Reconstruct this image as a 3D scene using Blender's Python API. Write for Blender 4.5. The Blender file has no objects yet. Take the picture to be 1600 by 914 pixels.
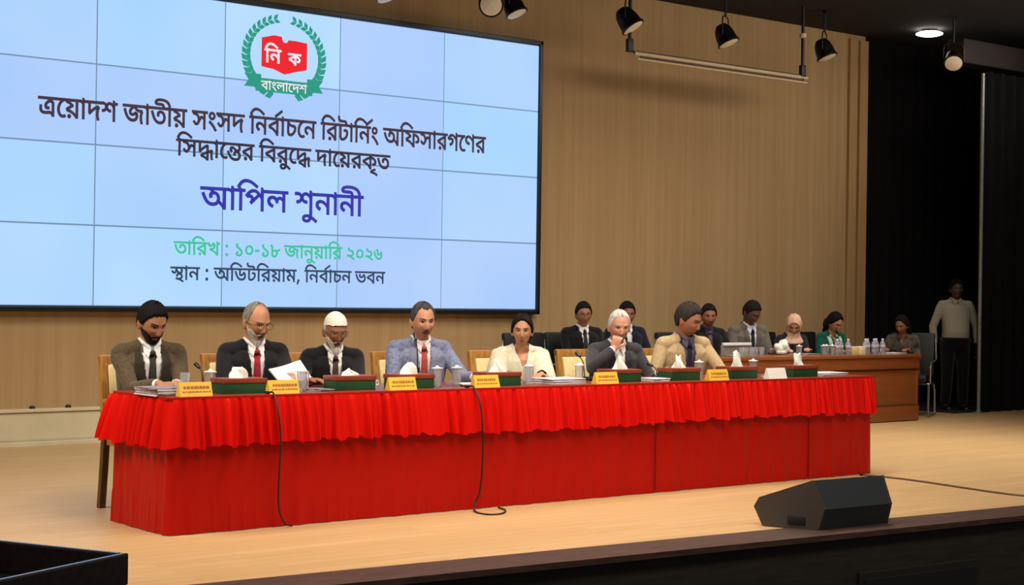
import bpy, bmesh, math, random
import numpy as np
from mathutils import Vector, Matrix, Euler
from mathutils.bvhtree import BVHTree
from mathutils.geometry import tessellate_polygon
random.seed(7); np.random.seed(7)
SC = bpy.context.scene
COL = SC.collection
PI = math.pi
R = math.radians

# ------------------------------------------------------------------ camera
cam_d = bpy.data.cameras.new('camera'); cam = bpy.data.objects.new('camera', cam_d); COL.objects.link(cam)
SC.camera = cam
FPX = 2503.67
cam_d.sensor_width = 36; cam_d.lens = FPX/1600*36; cam_d.clip_end = 200
_yaw, _pitch, _roll = 0.6750520, 0.0024342, 0.0145392
_f = Vector((math.sin(_yaw)*math.cos(_pitch), math.cos(_yaw)*math.cos(_pitch), math.sin(_pitch)))
_r = Vector((math.cos(_yaw), -math.sin(_yaw), 0)); _u = _r.cross(_f)
_r2 = _r*math.cos(_roll)+_u*math.sin(_roll); _u2 = -_r*math.sin(_roll)+_u*math.cos(_roll)
_M = Matrix((_r2, _u2, -_f)).transposed().to_4x4(); _M.translation = (-4.0399, -8.0300, 1.3419)
cam.matrix_world = _M

# ------------------------------------------------------------------ world, lights, exposure
SC.view_settings.view_transform = 'Standard'; SC.view_settings.look = 'None'
SC.view_settings.exposure = 0.0; SC.view_settings.gamma = 1.0
SC.view_settings.use_curve_mapping = False
W = bpy.data.worlds.new('world'); SC.world = W; W.use_nodes = True
W.node_tree.nodes['Background'].inputs[0].default_value = (1.0, .86, .7, 1)
W.node_tree.nodes['Background'].inputs[1].default_value = 0.10

def light(name, kind, loc, target, energy, color=(1, .915, .79), **kw):
    d = bpy.data.lights.new(name, kind); d.energy = energy; d.color = color
    for k, v in kw.items(): setattr(d, k, v)
    o = bpy.data.objects.new(name, d); COL.objects.link(o); o.location = loc
    o.rotation_euler = (Vector(target)-Vector(loc)).to_track_quat('-Z', 'Y').to_euler()
    return o
light('stage_front_light', 'AREA', (1.5, -5.2, 6.2), (3.6, .8, .6), 132, shape='RECTANGLE', size=6.0, size_y=.6, spread=R(95))
light('stage_top_light', 'AREA', (3.6, -.4, 4.6), (3.4, .0, 0), 175, shape='RECTANGLE', size=8.0, size_y=.4, spread=R(110))
light('stage_rear_light', 'AREA', (8.4, 2.6, 4.5), (8.6, 4.0, 0), 34, shape='RECTANGLE', size=5.0, size_y=.4, spread=R(100))
light('added_wall_wash', 'AREA', (1.6, 2.2, 4.6), (1.6, 5.3, .8), 86, shape='RECTANGLE', size=9.0, size_y=1.4, spread=R(110))  # unseen area lamp added to brighten the back wall
light('added_wall_wash', 'AREA', (10.2, 1.6, 4.4), (9.4, 5.3, 3.0), 52, shape='RECTANGLE', size=7.5, size_y=.8, spread=R(125))  # second added lamp, lifts the upper right of the back wall
light('stage_left_light', 'AREA', (-2.8, .6, 4.3), (.1, .4, .2), 95, shape='RECTANGLE', size=1.6, size_y=1.6, spread=R(110))
light('added_right_fill', 'AREA', (9.2, .2, 4.6), (9.0, .2, 0), 90, shape='RECTANGLE', size=5.0, size_y=1.5, spread=R(85))  # unseen area lamp added to brighten the right side of the floor

# ------------------------------------------------------------------ materials
def _rgb(c):
    if isinstance(c, str):
        c = [int(c[i:i+2], 16)/255 for i in (0, 2, 4)]
        c = [x/12.92 if x <= .04045 else ((x+.055)/1.055)**2.4 for x in c]
    return (*c[:3], 1)
_mc = {}
def mat(name, color, rough=.6, metal=0, var=.12, scale=30, bump=0, stretch=(1, 1, 1), emit=0, trans=0, spec=.5, sheen=0, coat=0, alpha=1, color2=None, detail=3, object_coords=True):
    if name in _mc: return _mc[name]
    m = bpy.data.materials.new(name); m.use_nodes = True; nt = m.node_tree; N = nt.nodes; L = nt.links
    b = N['Principled BSDF']; c = _rgb(color)
    b.inputs['Roughness'].default_value = rough; b.inputs['Metallic'].default_value = metal
    b.inputs['Specular IOR Level'].default_value = spec
    if trans: b.inputs['Transmission Weight'].default_value = trans; b.inputs['IOR'].default_value = 1.35
    if sheen: b.inputs['Sheen Weight'].default_value = sheen
    if coat: b.inputs['Coat Weight'].default_value = coat; b.inputs['Coat Roughness'].default_value = .15
    if alpha < 1: b.inputs['Alpha'].default_value = alpha
    tc = N.new('ShaderNodeTexCoord'); mp = N.new('ShaderNodeMapping'); no = N.new('ShaderNodeTexNoise')
    mp.inputs['Scale'].default_value = stretch; no.inputs['Scale'].default_value = scale; no.inputs['Detail'].default_value = detail
    L.new(tc.outputs['Object'], mp.inputs[0]); L.new(mp.outputs[0], no.inputs['Vector'])
    cr = N.new('ShaderNodeValToRGB'); c2 = _rgb(color2) if color2 else tuple([max(0, x*(1-2*var)) for x in c[:3]]+[1])
    cr.color_ramp.elements[0].color = c2; cr.color_ramp.elements[0].position = .3
    cr.color_ramp.elements[1].color = c if color2 else tuple([min(1, x*(1+var*.6)) for x in c[:3]]+[1]); cr.color_ramp.elements[1].position = .7
    L.new(no.outputs['Fac'], cr.inputs[0]); L.new(cr.outputs[0], b.inputs['Base Color'])
    if emit:
        for l_ in list(b.inputs['Base Color'].links): L.remove(l_)
        b.inputs['Base Color'].default_value = (.01, .01, .01, 1)
        b.inputs['Emission Strength'].default_value = emit; L.new(cr.outputs[0], b.inputs['Emission Color'])
    if bump:
        bp = N.new('ShaderNodeBump'); bp.inputs['Strength'].default_value = bump; bp.inputs['Distance'].default_value = .01
        L.new(no.outputs['Fac'], bp.inputs['Height']); L.new(bp.outputs[0], b.inputs['Normal'])
    _mc[name] = m
    return m

def floor_material():
    m = bpy.data.materials.new('light_wood_floor'); m.use_nodes = True; nt = m.node_tree; N = nt.nodes; L = nt.links; b = N['Principled BSDF']
    tc = N.new('ShaderNodeTexCoord'); br = N.new('ShaderNodeTexBrick')
    br.inputs['Scale'].default_value = 1.0; br.inputs['Brick Width'].default_value = 1.3; br.inputs['Row Height'].default_value = .11
    br.inputs['Mortar Size'].default_value = .0025; br.inputs['Mortar Smooth'].default_value = .3; br.offset = .37
    br.inputs['Color1'].default_value = _rgb('C4A073'); br.inputs['Color2'].default_value = _rgb('BC9869'); br.inputs['Mortar'].default_value = _rgb('A07F54')
    L.new(tc.outputs['Object'], br.inputs['Vector'])
    mp = N.new('ShaderNodeMapping'); mp.inputs['Scale'].default_value = (.7, 14, 1); no = N.new('ShaderNodeTexNoise'); no.inputs['Scale'].default_value = 3; no.inputs['Detail'].default_value = 5
    L.new(tc.outputs['Object'], mp.inputs[0]); L.new(mp.outputs[0], no.inputs['Vector'])
    mx = N.new('ShaderNodeMix'); mx.data_type = 'RGBA'; mx.blend_type = 'MULTIPLY'; mx.inputs[0].default_value = .35
    L.new(br.outputs['Color'], mx.inputs[6]); L.new(no.outputs['Fac'], mx.inputs[7]); 
    cr = N.new('ShaderNodeValToRGB'); cr.color_ramp.elements[0].color = (.72, .7, .66, 1); cr.color_ramp.elements[1].color = (1.15, 1.15, 1.15, 1)
    cr.color_ramp.elements[0].position = .3; cr.color_ramp.elements[1].position = .7
    L.new(no.outputs['Fac'], cr.inputs[0]); L.new(cr.outputs[0], mx.inputs[7]); L.new(mx.outputs[2], b.inputs['Base Color'])
    b.inputs['Roughness'].default_value = .42; b.inputs['Specular IOR Level'].default_value = .35
    return m
def wall_material(name, c1, c2):
    m = bpy.data.materials.new(name); m.use_nodes = True; nt = m.node_tree; N = nt.nodes; L = nt.links; b = N['Principled BSDF']
    tc = N.new('ShaderNodeTexCoord'); mp = N.new('ShaderNodeMapping'); mp.inputs['Scale'].default_value = (5, 5, .12)
    no = N.new('ShaderNodeTexNoise'); no.inputs['Scale'].default_value = 2.2; no.inputs['Detail'].default_value = 6; no.inputs['Roughness'].default_value = .65
    L.new(tc.outputs['Object'], mp.inputs[0]); L.new(mp.outputs[0], no.inputs['Vector'])
    cr = N.new('ShaderNodeValToRGB'); cr.color_ramp.elements[0].color = _rgb(c2); cr.color_ramp.elements[1].color = _rgb(c1)
    cr.color_ramp.elements[0].position = .32; cr.color_ramp.elements[1].position = .68
    L.new(no.outputs['Fac'], cr.inputs[0]); L.new(cr.outputs[0], b.inputs['Base Color'])
    b.inputs['Roughness'].default_value = .75; b.inputs['Specular IOR Level'].default_value = .2
    return m

# ------------------------------------------------------------------ mesh helper
class MB:
    """collects primitive solids into one mesh"""
    def __init__(s): s.v = []; s.f = []; s.n = 0; s.mi = []; s.cur = 0
    def add(s, v, f):
        s.v.append(np.asarray(v, float).reshape(-1, 3)); s.f += [[i+s.n for i in q] for q in f]; s.mi += [s.cur]*len(f); s.n += len(s.v[-1]); return s
    def box(s, c, d, rz=0, M=None, bev=0):
        x, y, z = [k/2 for k in d]
        if bev:
            b = min(bev, x*.9, y*.9, z*.9); bm = bmesh.new(); bmesh.ops.create_cube(bm, size=1, matrix=Matrix.Diagonal((2*x, 2*y, 2*z, 1)))
            bmesh.ops.bevel(bm, geom=bm.edges[:], offset=b, segments=2, affect='EDGES', profile=.6)
            bm.verts.index_update(); v = np.array([q.co[:] for q in bm.verts]); f = [[q.index for q in p.verts] for p in bm.faces]; bm.free()
        else:
            v = np.array([(i*x, j*y, k*z) for i in (-1, 1) for j in (-1, 1) for k in (-1, 1)])
            f = [[0, 1, 3, 2], [4, 6, 7, 5], [0, 4, 5, 1], [2, 3, 7, 6], [0, 2, 6, 4], [1, 5, 7, 3]]
        if rz: v = v @ np.array([[math.cos(rz), math.sin(rz), 0], [-math.sin(rz), math.cos(rz), 0], [0, 0, 1]])
        if M is not None: v = np.array([(M @ Vector(q))[:] for q in v])
        return s.add(v+np.array(c), f)
    def ell(s, c, r, rot=None, nu=20, nv=12):
        v = [(0, 0, -1)]; 
        for j in range(1, nv):
            a = PI*j/nv-PI/2
            v += [(math.cos(a)*math.cos(2*PI*i/nu), math.cos(a)*math.sin(2*PI*i/nu), math.sin(a)) for i in range(nu)]
        v.append((0, 0, 1)); v = np.array(v)*np.array(r if hasattr(r, '__len__') else (r, r, r))
        if rot is not None:
            m = np.array(Euler(rot).to_matrix()) if not isinstance(rot, Matrix) else np.array(rot.to_3x3())
            v = v @ m.T
        f = [[0, 1+(i+1) % nu, 1+i] for i in range(nu)]
        for j in range(nv-2):
            f += [[1+j*nu+i, 1+j*nu+(i+1) % nu, 1+(j+1)*nu+(i+1) % nu, 1+(j+1)*nu+i] for i in range(nu)]
        t = len(v)-1; f += [[t, 1+(nv-2)*nu+i, 1+(nv-2)*nu+(i+1) % nu] for i in range(nu)]
        return s.add(v+np.array(c), f)
    def tube(s, pts, rad, n=12, cap=True, round_=False, closed=False):
        P = [Vector(p) for p in pts]; m = len(P); rad = rad if hasattr(rad, '__len__') else [rad]*m
        if round_:
            d0 = (P[0]-P[1]).normalized(); d1 = (P[-1]-P[-2]).normalized(); PP = []; RR = []
            for a in (80, 55, 28): PP.append(P[0]+d0*rad[0]*math.sin(R(a))); RR.append(rad[0]*math.cos(R(a)))
            PP += P; RR += list(rad)
            for a in (28, 55, 80): PP.append(P[-1]+d1*rad[-1]*math.sin(R(a))); RR.append(rad[-1]*math.cos(R(a)))
            P, rad, m = PP, RR, len(PP)
        v = []; up = None
        for i in range(m):
            if closed: t = (P[(i+1) % m]-P[i-1]).normalized()
            else: t = (P[min(i+1, m-1)]-P[max(i-1, 0)]).normalized()
            if up is None: up = t.orthogonal().normalized()
            up = (up-t*up.dot(t)).normalized(); w = t.cross(up)
            v += [(P[i]+(up*math.cos(2*PI*k/n)+w*math.sin(2*PI*k/n))*rad[i])[:] for k in range(n)]
        f = []
        for i in range(m if closed else m-1):
            j = (i+1) % m
            f += [[i*n+k, i*n+(k+1) % n, j*n+(k+1) % n, j*n+k] for k in range(n)]
        if cap and not closed: f += [list(range(n))[::-1], [(m-1)*n+k for k in range(n)]]
        return s.add(v, f)
    def lathe(s, c, prof, n=20, M=None):
        v = []; 
        for r, z in prof: v += [(r*math.cos(2*PI*k/n), r*math.sin(2*PI*k/n), z) for k in range(n)]
        m = len(prof); f = []
        for i in range(m-1): f += [[i*n+k, i*n+(k+1) % n, (i+1)*n+(k+1) % n, (i+1)*n+k] for k in range(n)]
        if prof[0][0] > 1e-5: f.append(list(range(n))[::-1])
        if prof[-1][0] > 1e-5: f.append([(m-1)*n+k for k in range(n)])
        v = np.array(v)
        if M is not None: v = np.array([(M @ Vector(q))[:] for q in v])
        return s.add(v+np.array(c), f)
    def rings(s, rs, cap=True):
        n = len(rs[0]); v = [p for r in rs for p in r]; f = []
        for i in range(len(rs)-1): f += [[i*n+k, i*n+(k+1) % n, (i+1)*n+(k+1) % n, (i+1)*n+k] for k in range(n)]
        if cap: f += [list(range(n))[::-1], [(len(rs)-1)*n+k for k in range(n)]]
        return s.add(v, f)
    def prism(s, poly, axis, a, b):
        """extrude a 2D polygon along axis from a to b"""
        def P(p, t): return {'x': (t, p[0], p[1]), 'y': (p[0], t, p[1]), 'z': (p[0], p[1], t)}[axis]
        n = len(poly); v = [P(p, a) for p in poly]+[P(p, b) for p in poly]
        f = [list(range(n))[::-1], [n+i for i in range(n)]]+[[i, (i+1) % n, n+(i+1) % n, n+i] for i in range(n)]
        return s.add(v, f)
    def mesh(s, name, fix=True):
        me = bpy.data.meshes.new(name); V = np.concatenate(s.v) if s.v else np.zeros((0, 3))
        me.from_pydata(V.tolist(), [], s.f)
        if any(s.mi):
            for p, i in zip(me.polygons, s.mi): p.material_index = i
        if fix:
            bm = bmesh.new(); bm.from_mesh(me); bmesh.ops.recalc_face_normals(bm, faces=bm.faces[:]); bm.to_mesh(me); bm.free()
        return me
    def build(s, name, m, parent=None, smooth=True, fix=True, loc=None, rot=None):
        me = s.mesh(name, fix); return link(me, name, m, parent, smooth, loc, rot)
    def remesh(s, name, m, parent=None, voxel=.005, smooth_it=3, fac=.5, cut=None):
        me = remeshed(s.mesh(name), voxel, smooth_it, fac)
        if cut: cut_faces(me, cut)
        return link(me, name, m, parent, True)
def remeshed(me, voxel, it=3, fac=.5):
    o = bpy.data.objects.new('_t', me); COL.objects.link(o)
    r = o.modifiers.new('r', 'REMESH'); r.mode = 'VOXEL'; r.voxel_size = voxel; r.adaptivity = 0
    if it: k = o.modifiers.new('s', 'SMOOTH'); k.factor = fac; k.iterations = it
    dg = bpy.context.evaluated_depsgraph_get(); new = bpy.data.meshes.new_from_object(o.evaluated_get(dg))
    bpy.data.objects.remove(o); return new
def cut_faces(me, fn):
    bm = bmesh.new(); bm.from_mesh(me)
    bmesh.ops.delete(bm, geom=[f for f in bm.faces if fn(f.calc_center_median())], context='FACES'); bm.to_mesh(me); bm.free()
def link(me, name, m, parent=None, smooth=True, loc=None, rot=None):
    me.name = name
    for k in (m if isinstance(m, (list, tuple)) else [m]): me.materials.append(k)
    if smooth:
        me.polygons.foreach_set('use_smooth', [True]*len(me.polygons))
        try: me.set_sharp_from_angle(angle=R(38))
        except Exception: pass
    o = bpy.data.objects.new(name, me); COL.objects.link(o)
    if parent: o.parent = parent
    if loc is not None: o.location = loc
    if rot is not None: o.rotation_euler = rot
    return o
def part(o, par):
    o.parent = par; o.location = Vector(o.location)-Vector(par.location); return o
def tag(o, label=None, cat=None, group=None, kind=None):
    for k, v in (('label', label), ('category', cat), ('group', group), ('kind', kind)):
        if v: o[k] = v
    return o
def thing(name, label, cat, loc=(0, 0, 0), rz=0, group=None):
    o = bpy.data.objects.new(name, None); o.empty_display_size = .1; COL.objects.link(o); o.location = loc; o.rotation_euler = (0, 0, rz)
    return tag(o, label, cat, group)
def dup(root, loc, rz, label, group=None):
    r = root.copy(); COL.objects.link(r); r.location = loc; r.rotation_euler = (0, 0, rz); r['label'] = label
    if group: r['group'] = group
    for ch in list(root.children):
        c = ch.copy(); COL.objects.link(c); c.parent = r
        for g in list(ch.children):
            d = g.copy(); COL.objects.link(d); d.parent = c
    return r
def struct(o, label=None): o['kind'] = 'structure'; 


# ------------------------------------------------------------------ the room
M_floor = floor_material()
M_wall = wall_material('warm_fabric_wall', 'B2946C', 'A4845C')
M_black = mat('black_cloth', '0E0C0F', .9, var=.2, scale=6, stretch=(6, 6, .4), spec=.15)
M_brown = mat('dark_varnished_wood', '4E382F', .55, var=.25, scale=6, stretch=(1, 12, 12), spec=.3)
M_fascia = mat('stage_fascia', '2E2823', .5, var=.2, scale=5, stretch=(1, 1, 8))
EDGE = [(-6.0, -.99), (5.3, -1.86), (16.0, -2.68)]   # stage edge, slightly turned against the table
def sb(name, mb, m, smooth=False):
    o = mb.build(name, m, None, smooth); o['kind'] = 'structure'; return o
def edge_y(x): return -.99 + (x+6)*(-2.68+.99)/22.0
# stage floor
mb = MB(); mb.prism([(-6, edge_y(-6)), (16, edge_y(16)), (16, 7), (-6, 7)], 'z', -.12, 0); sb('floor', mb, M_floor)
# nosing along the stage edge
mb = MB(); mb.prism([(-6, edge_y(-6)-.33), (16, edge_y(16)-.33), (16, edge_y(16)), (-6, edge_y(-6))], 'z', -.028, .004); sb('trim_1', mb, M_brown)
mb = MB(); mb.prism([(-6, edge_y(-6)-.29), (16, edge_y(16)-.29), (16, edge_y(16)-.05), (-6, edge_y(-6)-.05)], 'z', -1.0, -.028); sb('wall_front', mb, M_fascia)
mb = MB(); mb.box((2.1, -4, -1.05), (24, 12, .1)); sb('floor', mb, mat('auditorium_carpet', '120E10', .95, var=.3, scale=60))
# recessed dark hatch in the stage front
ht = thing('access_hatch', 'dark recessed access hatch in the black stage front below the speaker', 'hatch', (3.92, edge_y(3.92)-.29, -.55))
ht.rotation_euler.z = math.atan2(-1.69, 22)
mb = MB(); mb.box((0, -.012, 0), (1.06, .024, .62), bev=.004); hf = mb.build('hatch_frame', mat('hatch_frame', '1E1916', .6), ht, False)
mb = MB(); mb.box((0, -.028, 0), (.98, .012, .54), bev=.003); mb.build('hatch_panel', mat('hatch_panel', '0D0910', .7), hf, False)
# back wall with pilaster strips at its right end
mb = MB(); mb.box((3.23, 5.4, 2.4), (18.46, .2, 5.4)); sb('wall_back', mb, M_wall)
mb = MB()
for x, w in ((12.13, .10), (12.36, .16)): mb.box((x, 5.285, 2.35), (w, .05, 4.7), bev=.008)
sb('trim_2', mb, wall_material('wall_strip', 'B08E62', 'A28056'))
mb = MB(); mb.box((-6.1, 2.5, 2.2), (.2, 7, 6)); sb('wall_left', mb, M_wall)
# pale ledge at the foot of the back wall
M_ledge = mat('ledge_paint', 'CBBE9E', .55, var=.06, scale=4)
mb = MB(); mb.box((3.2, 5.275, .165), (18.4, .07, .25), bev=.02); mb.box((3.2, 5.25, .02), (18.4, .12, .045), bev=.008); mb.box((3.2, 5.265, .305), (18.4, .09, .03), bev=.008)
sb('baseboard_back', mb, M_ledge)
M_puck = mat('dark_metal_stud', '2A211A', .4, .6)
first = None
for i, w_ in enumerate(('leftmost of five, cut by the picture edge', 'second of five from the left', 'middle one of five', 'fourth of five from the left', 'rightmost of five, by the leftmost chair')):
    x = 1.02+i*.325; lb_ = 'small dark stud on the wall ledge, '+w_
    if i == 0:
        first = thing('wall_stud', lb_, 'stud', (x, 5.255, .32), 0, 'studs on the pale ledge')
        mb = MB(); mb.lathe((0, 0, 0), [(.025, 0), (.025, .012), (.018, .022), (.004, .026)], 14); mb.build('stud_cap', M_puck, first)
    else: dup(first, (x, 5.255, .32), 0, lb_)
# ceiling and wings
mb = MB(); mb.box((5, 1.8, 4.86), (26, 7.4, .2)); sb('ceiling', mb, mat('black_ceiling', '0F0B0E', .9, var=.2, scale=4))
def drape(name, x0, x1, y, z0, z1, pitch=.22, amp=.045):
    n = int((x1-x0)/.025); mb = MB(); v = []; f = []
    for i in range(n+1):
        x = x0+(x1-x0)*i/n; yy = y+amp*math.sin(x*2*PI/pitch+.7*math.sin(x*3.1))
        v += [(x, yy, z0), (x, yy, z1), (x, yy+.012, z0), (x, yy+.012, z1)]
    for i in range(n):
        a = 4*i; b = a+4; f += [[a, b, b+1, a+1], [a+2, a+3, b+3, b+2], [a, a+2, b+2, b], [a+1, b+1, b+3, a+3]]
    mb.add(v, f); return sb(name, mb, M_black, True)
drape('wall_right', 12.42, 17.5, 5.3, 0, 4.76)
drape('wall_right', 12.72, 17.5, 3.75, 0, 4.2)
mb = MB(); mb.box((15, 4.72, .004), (5.4, 1.9, .008)); sb('floor', mb, mat('black_wing_floor', '0B090A', .8, var=.2, scale=10))
mb = MB(); mb.box((17.6, 2, 2.2), (.2, 9, 6)); sb('wall_right', mb, mat('black_side_wall', '0D0A0D', .9))
mb = MB(); mb.box((14.9, 3.9, 4.42), (5.0, .25, .3), bev=.02); sb('trim_3', mb, mat('dark_red_beam', '1C0A08', .7, var=.3, scale=3))
# thin grey pipe at the edge of the curtain
pp = thing('curtain_pipe', 'tall thin grey metal pipe at the edge of the black curtain on the right', 'pipe', (12.66, 3.68, 0))
mb = MB(); mb.tube([(0, 0, .012), (0, 0, 4.15)], .022, 12); mb.build('pipe_tube', mat('grey_pipe', '8A8F8C', .4, .4), pp)
mb = MB(); mb.lathe((0, 0, 0), [(.07, 0), (.07, .01), (.03, .02), (.026, .05)], 16); mb.build('pipe_foot', mat('grey_pipe', '8A8F8C'), pp)

# ------------------------------------------------------------------ video wall
YS = 5.2; TW, TH = 1.2551, .7062; SX = 6.885; SZ = 1.205; NC, NR = 5, 4
vw = thing('video_wall', 'huge light blue video wall of joined panels showing Bengali text, on the brown wall', 'screen', (SX-NC*TW/2, YS, SZ))
M_bez = mat('screen_bezel', '101214', .35, var=.1)
hw = NC*TW/2; hh_ = NR*TH
def screen_mat(name, c, s=1.0):
    m = bpy.data.materials.new(name); m.use_nodes = True; nt = m.node_tree; N = nt.nodes; L = nt.links; b = N['Principled BSDF']
    b.inputs['Base Color'].default_value = (.02, .02, .02, 1); b.inputs['Roughness'].default_value = .5
    tc = N.new('ShaderNodeTexCoord'); no = N.new('ShaderNodeTexNoise'); no.inputs['Scale'].default_value = .8; no.inputs['Detail'].default_value = 1
    L.new(tc.outputs['Object'], no.inputs['Vector'])
    cr = N.new('ShaderNodeValToRGB'); c = _rgb(c)
    cr.color_ramp.elements[0].color = (c[0]*.92, c[1]*.97, c[2], 1); cr.color_ramp.elements[0].position = .35
    cr.color_ramp.elements[1].color = (c[0]*1.06, c[1]*1.03, c[2], 1); cr.color_ramp.elements[1].position = .65
    L.new(no.outputs['Fac'], cr.inputs[0]); L.new(cr.outputs[0], b.inputs['Emission Color']); b.inputs['Emission Strength'].default_value = s
    return m
SCR = [screen_mat('screen_glow', c) for c in ('AFD6FC', 'ACD1FB', 'A9D4FC', 'B2D9FD', 'ABCBFB')]
mb = MB(); mb.box((0, .063, hh_/2), (2*hw+.05, .066, hh_+.09), bev=.01)
for z in (-.03, hh_+.03): mb.box((0, .04, z), (2*hw+.09, .10, .045), bev=.006)
for x in (-hw-.025, hw+.025): mb.box((x, .04, hh_/2), (.04, .10, hh_+.1), bev=.006)
mb.build('bezel', M_bez, vw, False)
for i in range(NC):
    for j in range(NR):
        k = (i*3+j*7+i*j) % 5
        if i == 4: k = [1, 2, 1, 1][3-j] if j else 4
        mb = MB(); mb.box((-hw+(i+.5)*TW, .022, (j+.5)*TH), (TW-.017, .03, TH-.015)); mb.build('screen_panel', SCR[k], vw, False)
mb = MB(); mb.box((0, .028, hh_/2), (2*hw, .02, hh_)); mb.build('panel_seams', mat('panel_seam', '7E9FC2', .5, emit=.8, var=.02), vw, False)

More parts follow.
